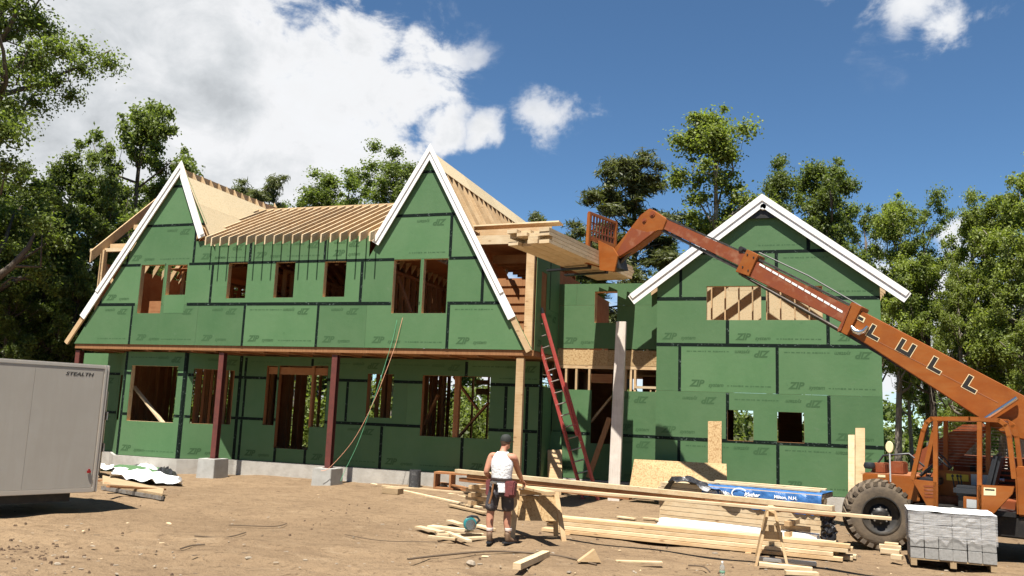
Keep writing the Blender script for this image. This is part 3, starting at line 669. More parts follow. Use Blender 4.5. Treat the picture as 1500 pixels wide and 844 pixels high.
mb = MB(); mb.box(-16.4, -10.9, .02, .12, DE-.15, DE-.02+.10); mb.build('wall_plate', 'spruce', HOUSE)
for k, y0 in enumerate((.06, 1.15, 2.25)):
    for xq in np.arange(-16.9, -10.4, 2.44):
        x1 = min(xq+2.436, -10.2); y1 = min(y0+1.09, DY-.02); mb = MB(); mb.prism([(xq, y0, zd(y0)-.262), (x1, y0, zd(y0)-.262), (x1, y1, zd(y1)-.262), (xq, y1, zd(y1)-.262)], V3(0, 0, -.012)); mb.build('added_ceiling_sheet', 'site_osb', HOUSE)  # sheets added under the rafters to keep sun out of the rooms
# back slope, sheathed in courses, rafters below
for k in range(4):
    y0, y1 = DY+.06+k*1.5, DY+.05+(k+1)*1.5
    z0, z1 = zd(DY)-(y0-DY)*.46, zd(DY)-(y1-DY)*.46
    for j, xq in enumerate(np.arange(-20.8, -10.2, 2.44)):
        mb = MB(); mb.prism([(xq, y0, z0), (min(xq+2.43, -9.6), y0, z0), (min(xq+2.43, -9.6), y1-.004, z1), (xq, y1-.004, z1)], V3(0, 0, .012)); mb.build('roof_sheet', 'framing_fir', HOUSE)
for x in np.arange(-20.6, -9.6, .41): rafter_yz(x, DY+.05, zd(DY)-.03, 9.4, zd(DY)-.03-.46*(9.35-DY), m='framing_fir')
# left gable roof
RYL = 5.3
def slope_sheet(xr_, zr_, sgn, sl, s0, s1, ya, yb, m='roof_osb', t=.014, clipv=None, lift=.003):
    """sheet on a gable slope between slope distances s0,s1 and depths ya,yb; sgn=+1 right slope"""
    L = math.sqrt(1+sl*sl); dx, dz = sgn/L, -sl/L
    poly = [(ya, s0), (yb, s0), (yb, s1), (ya, s1)]
    if clipv: poly = clip_poly(poly, clipv)
    if len(poly) < 3: return
    n = np.array([-dz*sgn, 0, dx*sgn]); n = n if n[2] > 0 else -n
    mb = MB(); mb.prism([V3(xr_+dx*s, y, zr_+dz*s)+n*lift for y, s in poly], n*t); mb.build('roof_sheet', m, HOUSE)
Lk = math.sqrt(1+SL*SL)
ztop = ZA-.05
# valley on the right slope: ztop-SL/Lk*s >= zd(y)  ->  SL/Lk*s + DM*y <= ztop-DE-.4*DM
vclip = (DM, SL/Lk, ztop-DE-.4*DM+.35)
for k, (s0, s1) in enumerate(((.34, 1.36), (1.36, 2.58), (2.58, 3.4))):
    for ya, yb in ((-.06, 1.6), (1.6, 4.04), (4.04, 5.4)) if k % 2 == 0 else ((-.06, 2.3), (2.3, 4.74), (4.74, 5.4)):
        slope_sheet(XL, ztop, 1, SL, s0+.002, s1-.002, ya+.002, yb-.002, clipv=vclip)
for y in np.arange(.04, RYL, .41):
    zt = ztop-.002; xe_ = XL+3.0; zb = max(zd(y)-.1, 6.2)
    rafter_xz(y, XL+.02, zt-.02, XL+(zt-zb)/SL, zb, m='spruce')
    rafter_xz(y, XL-.02, zt-.02, XL-(zt-6.3)/SLL, 6.3, m='spruce')
mb = MB(); mb.box(XL-.019, XL+.019, .0, RYL+.4, ztop-.36, ztop-.04); mb.build('ridge_board', 'spruce', HOUSE)
for k, (s0, s1) in enumerate(((.1, 1.3), (1.3, 2.5), (2.5, 3.6))): slope_sheet(XL, ztop, -1, SLL, s0+.002, s1-.002, 2.4, 5.3, m='framing_fir')
# right gable roof
RYR = 9.6
for k, ya in enumerate(np.arange(-.06, RYR, 2.44)): slope_sheet(XR, ztop, 1, SLR, .02, .62, ya+.003, min(ya+2.437, RYR), m='roof_osb')
for k in range(3):
    for ya in np.arange(-.06, RYR, 2.44): slope_sheet(XR, ztop, -1, SL, .05+k*1.22, min(.05+(k+1)*1.22-.004, 2.80), max(ya, .02)+.003, min(ya+2.437, RYR), m='roof_osb')
zfoot = P(760, 338, .9)[2]
for y in np.arange(.04, RYR, .41):
    rafter_xz(y, XR+.02, ztop-.02, XR+(ztop-zfoot)/SLR, zfoot, m='spruce')
    rafter_xz(y, XR-.02, ztop-.02, XR-(ztop-6.5)/SL, 6.5, m='spruce')
mb = MB(); mb.box(XR-.019, XR+.019, 0, RYR, ztop-.36, ztop-.04); mb.build('ridge_board', 'spruce', HOUSE)
mb = MB(); mb.box(-11.2, -9.9, .4, 9.2, 6.52, 6.54); mb.build('sun_block_deck', 'framing_fir', HOUSE)  # deck added to block sun from the right gable rooms
mb = MB(); mb.box(-19.4, -16.0, 1.6, 5.2, 6.40, 6.42); mb.build('sun_block_deck', 'framing_fir', HOUSE)  # matching deck added over the left gable rooms
# low roof plane on the right: rafters and plate above the open bay
for k in range(3):
    a, b = P(690+k*6, 352-k*2, 1.3+k*.8), P(862+k*3, 356-k*3, 2.6+k*.8)
# left end: rake rafter of the main roof, studs and brace
e0 = P(133, 372, -.4); xle = e0[0]
def left_rafter(x, y0, z0, m_, L, h, mtl): rafter_yz(x, y0, z0, y0+L, z0+m_*L, h=h, w=.05, m=mtl, name='rake_rafter')
left_rafter(xle, -.4, e0[2]+.1, .92, 3.6, .36, 'spruce'); left_rafter(xle+.9, .4, e0[2]+.45, .80, 3.0, .34, 'pale_spruce')
for k in range(4):
    y = .3+k*.9; z = e0[2]+.1+.92*(y+.4)-.45; mb = MB(); mb.box(xle+.03, xle+1.6, y, y+.05, z, z+.16); mb.build('lookout', 'spruce', HOUSE)
pa, pb = P(152, 366, .05), P(137, 440, .05)
mb = MB(); mb.beam((pa[0]-.02, .10, 3.8), (pa[0]-.02, .10, pa[2]), .14, .14, (0, -1, 0)); mb.build('corner_post', 'spruce', HOUSE)
a, b = P(150, 380, .3), P(166, 405, .3); mb = MB(); mb.beam(a, b+V3(.2, 0, -.5), .05, .12, (0, -1, 0)); mb.build('brace', 'spruce', HOUSE)
mb = MB(); mb.box(pa[0]-.6, pa[0]+1.2, .10, .2, pa[2]-.05, pa[2]+.06); mb.build('top_plate', 'pale_spruce', HOUSE)
# --- inside: end walls, rear stud walls, partitions
def stud_wall(y, x0, x1, z0, z1, step=.41, m='stud_wood', skip=()):
    for i, x in enumerate(np.arange(x0, x1, step)):
        if i in skip: continue
        mb = MB(); mb.box(x, x+.045, y, y+.13, z0+.04, z1-.08); mb.build('stud', m, HOUSE)
    mb = MB(); mb.box(x0, x1, y, y+.13, z0, z0+.038); mb.build('bottom_plate', m, HOUSE)
    mb = MB(); mb.box(x0, x1, y, y+.13, z1-.076, z1); mb.build('top_plate', m, HOUSE)
def stud_row(x, y0, y1, z0, z1, step=.41, m='stud_wood'):
    for y in np.arange(y0, y1, step): mb = MB(); mb.box(x, x+.13, y, y+.045, z0+.04, z1-.08); mb.build('stud', m, HOUSE)
    mb = MB(); mb.box(x, x+.13, y0, y1, z1-.078, z1); mb.build('top_plate', m, HOUSE); mb = MB(); mb.box(x, x+.13, y0, y1, z0, z0+.038); mb.build('bottom_plate', m, HOUSE)
def solid(name, x0, x1, y0, y1, z0, z1, m='framing_fir'): mb = MB(); mb.box(x0, x1, y0, y1, z0, z1); return mb.build(name, m, HOUSE)
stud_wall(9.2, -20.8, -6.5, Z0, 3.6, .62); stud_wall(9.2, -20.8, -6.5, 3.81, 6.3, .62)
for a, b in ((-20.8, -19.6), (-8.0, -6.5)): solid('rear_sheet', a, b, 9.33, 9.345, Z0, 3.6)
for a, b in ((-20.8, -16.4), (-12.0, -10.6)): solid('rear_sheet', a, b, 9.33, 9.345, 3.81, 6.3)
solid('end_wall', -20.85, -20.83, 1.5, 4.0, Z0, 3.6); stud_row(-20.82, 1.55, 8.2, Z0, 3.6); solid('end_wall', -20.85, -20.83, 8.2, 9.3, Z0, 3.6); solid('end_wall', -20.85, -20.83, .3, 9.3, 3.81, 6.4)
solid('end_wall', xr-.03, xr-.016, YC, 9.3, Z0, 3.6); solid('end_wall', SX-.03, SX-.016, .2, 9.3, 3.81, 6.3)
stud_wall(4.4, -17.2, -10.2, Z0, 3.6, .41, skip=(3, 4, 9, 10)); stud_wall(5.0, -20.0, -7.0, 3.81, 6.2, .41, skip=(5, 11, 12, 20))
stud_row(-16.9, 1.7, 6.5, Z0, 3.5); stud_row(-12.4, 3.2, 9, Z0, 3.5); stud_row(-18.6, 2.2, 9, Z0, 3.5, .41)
solid('shade_roof', -8.05, -6.2, .1, 5.2, 6.62, 6.64)  # flat roof added to shade the open bay
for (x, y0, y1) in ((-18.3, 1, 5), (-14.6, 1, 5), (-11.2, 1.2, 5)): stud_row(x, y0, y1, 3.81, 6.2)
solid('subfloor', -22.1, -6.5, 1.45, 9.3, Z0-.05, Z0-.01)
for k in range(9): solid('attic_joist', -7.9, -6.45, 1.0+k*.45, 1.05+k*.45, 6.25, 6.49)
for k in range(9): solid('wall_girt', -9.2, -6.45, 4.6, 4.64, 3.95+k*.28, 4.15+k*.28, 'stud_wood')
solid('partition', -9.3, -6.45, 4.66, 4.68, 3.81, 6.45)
for (u0, v0, u1, v1, y) in ((196, 566, 240, 621, .75), (665, 552, 700, 600, 2.2), (672, 640, 716, 590, 2.3), (622, 622, 642, 578, 2.2), (583, 405, 602, 458, 1.2)):
    a, b = P(u0, v0, y), P(u1, v1, y); mb = MB(); mb.beam(a, b, .05, .15, (0, -1, 0)); mb.build('brace', 'pale_spruce' if u0 == 196 else 'framing_fir', HOUSE)
for (v0, v1) in ((557, 563.5), (569.5, 578)):
    for (u0, u1) in ((631, 653), (697, 717)): a = P(u0, v1, 8.9); b = P(u1, v0, 8.9); solid('rear_header', a[0], b[0], 8.9, 8.95, a[2], b[2], 'pale_spruce')
# --- garage
YG = 1.855; gx = [-2.855+FT4*i for i in range(5)]; gxe = P(1291.5, 520, YG)[0]
gh = [Z0, Z0+FT4, Z0+2*FT4, Z0+3*FT4, Z0+4*FT4, Z0+5*FT4]
ga = P(1118, 286, YG-.13); GX = (P(920, 434, YG-.13)[0]+P(1335, 430, YG-.13)[0])/2
gf = P(920, 434, YG-.13); gfr = P(1335, 430, YG-.13); gs = (ga[2]-(gf[2]+gfr[2])/2)/((gfr[0]-gf[0])/2); gza = ga[2]-.05
gw1, gw2 = uvrect(1035, 1115, 419, 469, YG), uvrect(1122, 1205, 419, 469, YG)
gl1, gl2 = uvrect(1065.5, 1103.5, 601, 646, YG), uvrect(1138.5, 1178, 604, 648.5, YG)
G = Wall((0, YG, 0), (1, 0, 0), (0, -1, 0), [gw1, gw2, gl1, gl2], gable_clips(GX, gza, gs, gs))
xg = xg0
G.row(gh[0], gh[1], [xg, gx[0], gx[2], gxe]); G.row(gh[1], gh[2], [xg, gx[1], gx[3], gxe]); G.row(gh[2], gh[3], [xg, gx[0], gx[2], gxe])
G.row(gh[3], gh[4], [xg, gx[1], gx[3], gxe]); G.row(gh[4], gh[5], [xg, gx[0], gx[2], gxe]); G.row(gh[5], gh[5]+2, [GX-3, P(1184, 350, YG)[0], GX+3])
for x, i in ((gx[0], 0), (gx[2], 0), (gx[1], 1), (gx[3], 1), (gx[0], 2), (gx[2], 2), (gx[1], 3), (gx[3], 3), (gx[0], 4), (gx[2], 4)):
    G.vtape(x, gh[i], gh[i+1]-.048 if i != 1 else gh[2]-.01)
G.vtape(P(1184, 350, YG)[0], gh[5], gh[5]+1)
for i in (1, 3, 4): G.htape(gh[i], xg, gxe)
G.htape(gh[5], GX-1.9, GX+1.9)
for r in (gw1, gw2): G.frame(r)
for r in (gl1, gl2): G.frame(r, 'framing_fir')
found([(xg, YG-.05), (gxe+.02, YG-.05), (gxe+.02, 9), (xg, 9)], Z0-.014)
rake((GX, ga[2]+.02), (gf[0], gf[2]), YG-.13, .275, YG); rake((GX, ga[2]+.02), (gfr[0], gfr[2]), YG-.13, .275, YG)
mb = MB(); a = ga[2]; mb.prism([(GX-.36, YG-.075, a-.60), (GX+.36, YG-.075, a-.60), (GX, YG-.075, a-.32)], V3(0, .05, 0)); mb.build('apex_shadow', 'black_metal', HOUSE)  # dark wedge standing for the shadow under the gable apex
mb = MB(); q = P(1118, 303, YG-.1); mb.lathe([(0, -.03), (.075, -.03), (.09, -.01), (.09, .02)], q, (0, 1, 0), (1, 0, 0), 20); mb.build('vent_cap', 'white_trim', HOUSE, smooth=True)
for sgn in (-1, 1):
    for y in np.arange(YG+.05, 8.6, .41):
        rafter_xz(y, GX+sgn*.02, gza-.02, GX+sgn*2.95, gza-.02-gs*2.93, m='spruce')
mb = MB(); mb.box(GX-.02, GX+.02, YG, 8.6, gza-.36, gza-.02); mb.build('ridge_board', 'spruce', HOUSE)
# garage interior: rear gable of lit boarding, floor, side walls
GB = Wall((0, 6.2, 0), (1, 0, 0), (0, -1, 0), [], gable_clips(GX, gza, gs, gs))
for k in range(3): GB.row(5.0+k*FT4, 5.0+(k+1)*FT4, [xg, gx[1]-.3*k, gx[3]-.3*k, gxe-.05], prints=False, m='roof_osb')
for x in np.arange(xg+.2, gxe, .41): solid('stud', x, x+.04, 6.05, 6.18, 4.9, min(6.4, gza-gs*abs(x-GX)-.2), 'spruce')
solid('garage_floor_deck', xg+.03, gxe-.03, YG+.1, 8.6, 3.5, 3.62); solid('side_wall', gxe-.02, gxe-.006, YG+.02, 8.6, Z0, 5.7, 'green_panel'); solid('side_wall', xg+.006, xg+.02, YC+.2, 8.6, Z0, 5.6, 'framing_fir')
for a, b in ((xg, -1.9), (-.55, .25), (1.3, gxe)): solid('rear_sheet', a+.03, b-.03, 8.6, 8.615, Z0, 3.5)


# ------------------------------------------------------------------ telehandler
TO = V3(1.80, -2.26, 0); TH = unit(V3(-.94, .342, 0)); TL = unit(V3(-.342, -.94, 0))
def T(a, b, z): return TO+TH*a+TL*b+EZ*z
def tl(u, v, b=0.0): q = PP(u, v, TO+TL*b, TL)-TO; return float(q@TH), float(q[2])
TEL = thing('telehandler', TO, 'orange telescopic handler with its boom raised to the roof and a lattice fork carriage', 'telehandler')
def plate(name, uv, b0, b1, m, parent=TEL, bevel=.006, ref=None):
    """outline seen on the near side b0, carried through to b1"""
    pts = [tl(u, v, b0 if ref is None else ref) for u, v in uv]; mb = MB(); mb.prism([T(a, b0, z) for a, z in pts], TL*(b1-b0)); return mb.build(name, m, parent, bevel=bevel)
boom1 = plate('boom_section', [(1254, 452), (1500, 581), (1530, 650), (1476, 640), (1240, 486)], .21, -.21, 'orange_paint', bevel=.02)
boom2 = plate('boom_section', [(1097, 377), (1250, 452), (1236, 474), (1090, 402)], .165, -.165, 'worn_orange', bevel=.012)
boom3 = plate('boom_section', [(975, 321), (1108, 380), (1096, 396), (968, 334)], .125, -.125, 'worn_orange', bevel=.01)
plate('boom_rail', [(1226, 484), (1242, 486), (1455, 609), (1440, 611)], .13, -.13, 'black_metal', bevel=.004)
plate('slide_rail', [(976, 318.5), (1108, 377), (1108, 379.5), (976, 321)], .11, -.11, 'grease_steel', bevel=0)
plate('slide_rail', [(968, 335), (1096, 397), (1092, 401), (966, 337.5)], .10, -.10, 'grease_steel', bevel=0)
plate('slide_rail', [(1110, 378), (1252, 449), (1252, 452), (1110, 381)], .14, -.14, 'grease_steel', bevel=0)
c1 = plate('boom_collar', [(1247, 442), (1263, 450), (1241, 492), (1226, 484)], .25, -.25, 'orange_paint', bevel=.012)
plate('collar_rib', [(1243, 452), (1247, 446), (1232, 484), (1226, 487)], .27, .252, 'worn_orange', c1, bevel=.004)
c2 = plate('boom_collar', [(1094, 365), (1111, 374), (1097, 405), (1077, 398)], .20, -.20, 'orange_paint', bevel=.012)
for (u, v) in ((1095, 373), (1104, 377), (1088, 391), (1096, 396)):
    a, z = tl(u, v, .2); mb = MB(); mb.lathe([(0, .012), (.018, .012), (.018, 0)], T(a, .2, z), TL, TH, 8); mb.build('bolt', 'black_metal', c2)
mb = MB(); a, z = tl(1089, 366, .0); mb.lathe([(0, -.1), (.055, -.1), (.055, .1), (0, .1)], T(a, .05, z), TL, TH, 14); mb.build('chain_roller', 'black_metal', TEL, smooth=True)
a0, z0 = tl(1112, 374, 0); a1, z1 = tl(1262, 452, 0); mb = MB(); mb.tube([T(a0, .0, z0+.06), T((a0+a1)/2, 0, (z0+z1)/2+.11), T(a1, .0, z1+.04)], .018, 6); mb.build('extension_chain', 'black_metal', TEL)
mb = MB(); a0, z0 = tl(1082, 400, .15); a1, z1 = tl(1228, 482, .15); mb.tube([T(a0, .12, z0), T(a1, .12, z1)], .03, 8); mb.build('extension_cylinder', 'grease_steel', TEL, smooth=True)
mb = MB(); mb.tube([T(a0, -.02, z0-.03), T(a1, -.02, z1-.05)], .022, 8); mb.build('hydraulic_hose', 'black_metal', TEL, smooth=True)
# stripe of range marks, decals and the lettering along the boom
def decal(name, uv, b, m, parent): 
    pts = [tl(u, v, b) for u, v in uv]; mb = MB(); mb.add([T(a, b+.0035, z) for a, z in pts], [tuple(range(len(pts)))]); return mb.build(name, m, parent)
n = 13
for i in range(n):
    f0, f1 = i/n, (i+.86)/n; lerp = lambda p, q, f: (p[0]+(q[0]-p[0])*f, p[1]+(q[1]-p[1])*f)
    A0, A1, B0, B1 = (1113, 385.5), (1236, 456.5), (1112, 388.3), (1235, 459.5)
    decal('range_mark', [lerp(A0, A1, f0), lerp(A0, A1, f1), lerp(B0, B1, f1), lerp(B0, B1, f0)], .167, 'decal_white', boom2)
decal('warning_decal', [(1257, 460), (1268, 466), (1265, 473), (1254, 467)], .214, 'decal_cream', boom1)
decal('warning_print', [(1258.5, 463), (1265.5, 466.7), (1263.5, 471), (1256.5, 467.2)], .2146, 'decal_black', boom1)
ang = math.atan2(tl(1460, 575, .214)[1]-tl(1262, 470, .214)[1], tl(1460, 575, .214)[0]-tl(1262, 470, .214)[0])
bd = unit(T(*[tl(1460, 575, .214)[0], 0, tl(1460, 575, .214)[1]])-T(tl(1262, 470, .214)[0], 0, tl(1262, 470, .214)[1])); bu = unit(np.cross(TL, bd)); bu = bu if bu[2] > 0 else -bu
LETTER = {'L': [(-.13, .17), (-.04, .17), (-.04, -.08), (.15, -.08), (.15, -.17), (-.13, -.17)],
          'U': [(-.17, .17), (-.08, .17), (-.08, -.08), (.08, -.08), (.08, .17), (.17, .17), (.17, -.17), (-.17, -.17)]}
def grow(poly, d):
    n = len(poly); out = []
    for i in range(n):
        p0, p1, p2 = np.array(poly[i-1]), np.array(poly[i]), np.array(poly[(i+1) % n]); e1 = unit(p1-p0); e2 = unit(p2-p1)
        n1 = np.array([-e1[1], e1[0]]); n2 = np.array([-e2[1], e2[0]]); out.append(tuple(p1+(n1+n2)*d))
    return out
for ch, (u, v) in zip('LULL', ((1281, 487), (1327, 509.5), (1371.5, 535), (1423, 562.5))):
    a, z = tl(u, v, .214); c = T(a, .2135, z); k = .88
    # seen upright by the reader, the letters stand slightly turned on the sloping boom
    for nm, poly, off, m in (('letter_outline', grow(LETTER[ch], .016), .0, 'decal_cream'), ('boom_letter', LETTER[ch], .0016, 'decal_black')):
        mb = MB(); mb.add([c+bd*(x*k)+bu*(y*k*.86)+TL*off for x, y in poly], [tuple(range(len(poly)))]); mb.build(nm, m, boom1)
mb = MB(); q0 = T(tl(1272, 493, .21)[0], .2105, tl(1272, 493, .21)[1]); q1 = T(tl(1462, 590, .21)[0], .2105, tl(1462, 590, .21)[1]); mb.beam(q0, q1, .006, .012, EZ); mb.build('weld_seam', 'pale_orange', boom1)
# handle-shaped guard on the boom side
pts = [T(*(lambda q: (q[0], .235, q[1]))(tl(u, v, .235))) for u, v in ((1247, 478), (1252, 485), (1259, 487.5), (1266, 485), (1271, 478))]
mb = MB(); mb.tube(pts, [.03, .055, .06, .055, .03], 10); mb.build('hose_guard', 'bright_steel', boom1, smooth=True)
# head: gooseneck, tilt cylinder, carriage, forks
plate('gooseneck', [(951, 305), (977, 322), (971, 337), (963, 338), (931, 362), (905, 378), (893, 371), (906, 356), (938, 315)], .15, -.15, 'orange_paint', bevel=.015)
plate('gooseneck_rib', [(925, 334), (948, 340), (960, 338), (930, 361), (908, 375), (902, 372)], .156, .151, 'worn_orange', bevel=0)
for (u, v, r) in ((956, 313.5, .075), (944, 323, .055)):
    a, z = tl(u, v, .15); mb = MB(); mb.lathe([(0, .03), (r*.5, .03), (r*.5, .015), (r, .015), (r, 0)], T(a, .15, z), TL, TH, 16); mb.build('pivot_pin', 'worn_orange', TEL, smooth=True)
a0, z0 = tl(930, 360); a1, z1 = tl(898, 398); mb = MB(); mb.tube([T(a0, 0, z0), T((a0+a1)/2, 0, (z0+z1)/2), T(a1, 0, z1)], [.05, .05, .03], 10); mb.build('tilt_cylinder', 'grease_steel', TEL, smooth=True)
plate('carriage_bracket', [(876, 352), (897, 362), (905, 375), (900, 398), (878, 396)], .34, .28, 'orange_paint'); plate('carriage_bracket', [(876, 352), (897, 362), (905, 375), (900, 398), (878, 396)], -.28, -.34, 'worn_orange')
ac, zc = tl(880, 356, 0); zb = tl(880, 392, 0)[1]
plate('carriage_link', [(880, 370), (900, 372), (904, 392), (884, 394)], .27, -.27, 'black_metal', bevel=0)
CAR = MB(); zt = zb+1.28; z1 = zb+.66
for b in (-.62, .62): CAR.beam(T(ac, b, zb), T(ac-.05, b, zt), .09, .09, TL)
for z in (zb+.05, z1, zt): CAR.beam(T(ac-.04*(z-zb), -.66, z), T(ac-.04*(z-zb), .66, z), .07, .10 if z < zt else .07)
CAR.build('fork_carriage', 'orange_paint', TEL, bevel=.008)
for k in range(9):
    b = -.55+k*.1375; mb = MB(); mb.beam(T(ac-.03, b, z1+.05), T(ac-.05, b, zt-.03), .035, .035, TL); mb.build('backrest_bar', 'worn_orange', TEL)
for z in (z1+.2, z1+.4): mb = MB(); mb.beam(T(ac-.045, -.58, z), T(ac-.045, .58, z), .02, .03); mb.build('backrest_bar', 'worn_orange', TEL)
for b in (-.40, .40):
    mb = MB(); mb.beam(T(ac+.06, b, zb-.05), T(ac+.06, b, zb+.72), .12, .05, TH); mb.beam(T(ac+.04, b, zb-.06), T(ac+1.35, b, zb-.04), .12, .05, (0, 0, 1)); mb.build('fork', 'black_metal', TEL, bevel=.006)
# chassis, fenders, counter frame
def bx(name, a0, a1, b0, b1, z0, z1, m, bevel=.015, parent=TEL): mb = MB(); mb.hexa([T(a0, b0, z0), T(a1, b0, z0), T(a1, b1, z0), T(a0, b1, z0), T(a0, b0, z1), T(a1, b0, z1), T(a1, b1, z1), T(a0, b1, z1)]); return mb.build(name, m, parent, bevel=bevel)
bx('chassis', -4.1, .55, -.5, .5, .55, 1.0, 'worn_orange')
af0, zf0 = tl(1264, 693, .9); af1, zf1 = tl(1338, 700, .9)
bx('front_fender', af1-.1, af0, -.95, .95, zf1-.42, zf1+.02, 'orange_paint', .02)
bx('fender_cap', af1-.05, af0-.03, -.9, .9, zf1+.022, zf1+.034, 'pale_orange', 0)
decal('fender_decal', [(1286, 695.2), (1297, 696), (1297, 699.5), (1286, 699)], .952, 'decal_cream', TEL)
bx('front_axle', -.14, .14, -.75, .75, .5, .74, 'black_metal'); bx('rear_axle', -3.44, -3.16, -.75, .75, .5, .74, 'black_metal')
bx('engine_hood', -3.6, -1.0, -1.15, -.35, .9, 1.72, 'worn_orange', .04); bx('engine_grille', -2.6, -1.3, -.349, -.34, 1.05, 1.55, 'black_metal', 0)
for k in range(5): bx('grille_slat', -2.5, -1.4, -.338, -.30, 1.12+k*.09, 1.15+k*.09, 'worn_orange', 0)
bx('rear_tank', -4.0, tl(1487, 700, 1.0)[0], .55, 1.02, .80, 1.62, 'orange_paint', .03)
bx('dark_skirt', -2.9, -.95, .52, .98, .42, .79, 'black_metal', .03); bx('dark_end_skirt', -1.0, -.75, -.6, .95, .40, .78, 'black_metal', .02)  # black boxes added to fill in the dark underbody below the cab
bx('boom_mast', -4.2, -3.2, -.30, .30, .9, 2.75, 'orange_paint', .03)
bx('rear_counterweight', -4.7, -4.1, -.9, .9, .6, 1.4, 'orange_paint', .05)
a0, z0 = tl(1440, 614, .32); a1, z1 = tl(1490, 583, .32); mb = MB(); mb.tube([T(a0-.0, .3, z0-.02), T(a1, .3, z1)], .042, 12); mb.build('lift_cylinder_rod', 'bright_steel', TEL, smooth=True)
a2, z2 = tl(1400, 640, .32); mb = MB(); mb.tube([T(a2+.5, .12, 1.2), T(a0, .12, z0-.1)], .09, 12); mb.build('lift_cylinder', 'worn_orange', TEL, smooth=True)
plate('boom_lower_arm', [(1335, 668), (1410, 622), (1436, 622), (1440, 640), (1345, 690)], .20, .02, 'worn_orange')
mb = MB(); mb.tube([T(.2, -.1, 1.28), T(-1.9, -.1, 1.32)], .035, 10); mb.build('steering_rod', 'bright_steel', TEL, smooth=True)
# small engine fittings behind the fender
bx('fluid_box', af0-.35, af0-.12, .35, .75, zf1+.03, zf1+.22, 'worn_orange', .02); bx('fluid_box', af0-.66, af0-.42, .30, .7, zf1+.03, zf1+.26, 'worn_orange', .02)
mb = MB(); q = T(af0-.10, .82, zf1+.16); mb.lathe([(0, -.06), (.09, -.05), (.11, .0), (.09, .06), (0, .07)], q, EZ, TH, 14); mb.build('work_lamp', 'black_vinyl', TEL, smooth=True)
mb = MB(); mb.tube([T(af0-.05, .6, zf1), T(af0-.3, .62, zf1+.36), T(af0-.75, .6, zf1+.42), T(af0-1.0, .55, zf1+.2)], .02, 6); mb.build('hydraulic_hose', 'black_vinyl', TEL, smooth=True)
# mirror stalk
a0, z0 = tl(1304, 690, 1.0); a1, z1 = tl(1303, 655, 1.0); mb = MB(); mb.tube([T(a0, 1.0, z0-.2), T(a1, 1.0, z1)], .014, 6); mb.build('mirror_stalk', 'grey_paint', TEL)
mb = MB(); mb.lathe([(0, -.02), (.10, -.02), (.11, .0), (.10, .02), (0, .02)], T(a1, 1.0, z1), TL, EZ, 16, sy=.65); mb.build('mirror', 'decal_cream', TEL, smooth=True)
# cab
CB = 1.18; CI = .33
def cp(u, v, b=CB): a, z = tl(u, v, CB); return T(a, b, z)
outline = [(1336, 702), (1352, 632), (1357, 619), (1364, 613.5), (1420, 613.5), (1463, 616), (1473, 623), (1478, 640), (1485, 700)]
for b in (CB-.035, CI):
    mb = MB(); pts = [cp(u, v, b) for u, v in outline]
    for p, q in zip(pts[:-1], pts[1:]): d = unit(q-p); mb.beam(p-d*.02, q+d*.02, .075, .075, TL)
    mb.build('cab_frame', 'orange_paint', TEL, bevel=.004)
    for (u, v0, v1) in ((1370, 614, 748), (1434.5, 614, 755)):
        mb = MB(); a, z0 = tl(u, v1, CB); a2, z1 = tl(u, v0, CB); mb.beam(T(a, b, z0), T(a2, b, z1), .075, .07, TL); mb.build('cab_pillar', 'orange_paint', TEL, bevel=.004)
mb = MB(); mb.prism([cp(u, v, CB) for u, v in ((1360, 613), (1466, 615.5), (1466, 618.5), (1360, 616))], -TL*(CB-CI)); mb.build('cab_roof', 'pale_orange', TEL)
p1 = plate('cab_side_panel', [(1335, 702), (1373, 706), (1373, 746), (1360, 746)], CB, CB-.05, 'orange_paint', bevel=.006)
for k in range(4): decal('louvre', [(1353+k*.3, 711+k*5), (1367, 711.6+k*5), (1367, 714.2+k*5), (1354+k*.3, 713.6+k*5)], CB+.001, 'worn_orange', p1)
p2 = plate('cab_side_panel', [(1431, 710), (1486, 713), (1483, 724), (1452, 757), (1431, 754)], CB, CB-.05, 'orange_paint', bevel=.006)
decal('warning_decal', [(1441, 714), (1459, 715), (1459, 726), (1441, 725.5)], CB+.001, 'decal_cream', p2); decal('warning_print', [(1443, 716), (1457, 717), (1457, 719.3), (1443, 718.5)], CB+.002, 'decal_black', p2)
p3 = plate('step_panel', [(1411, 727), (1434, 729), (1434, 754), (1411, 750)], CB-.10, CB-.14, 'orange_paint', bevel=.006)
decal('step_plate', [(1416, 731), (1431, 732.5), (1431, 745), (1416, 743.5)], CB-.098, 'grey_paint', p3)
aC0, zF = tl(1486, 745, CB); aC1, _ = tl(1338, 745, CB)
bx('cab_floor', aC0, aC1, CI, CB-.08, .78, .86, 'black_metal', 0)
bx('cab_console', tl(1432, 700, CI)[0]-.25, tl(1372, 700, CI)[0], CI+.02, CI+.08, .86, 1.46, 'orange_paint', .01)
bx('console_stripe', tl(1420, 700, CI)[0], tl(1388, 700, CI)[0], CI+.082, CI+.088, 1.28, 1.40, 'yellow_paint', 0)
bx('gauge_panel', tl(1450, 700, CI)[0], tl(1424, 700, CI)[0], CI+.082, CI+.10, 1.15, 1.42, 'grey_paint', 0)
bx('dashboard', tl(1368, 690, CB)[0], tl(1340, 690, CB)[0], CI+.1, CB-.15, 1.20, 1.32, 'black_vinyl', .02)
for k in range(14): z = 1.55+k*.055; mb = MB(); mb.tube([T(tl(1474, 650, CI)[0], CI-.03, z), T(tl(1366, 650, CI)[0], CI-.03, z)], .005, 4); mb.build('guard_wire', 'worn_steel', TEL)
asn, zs = tl(1420, 718, .75); mb = MB()
st = bx('operator_seat', asn-.30, asn+.22, .52, 1.0, zs-.10, zs+.08, 'black_vinyl', .05)
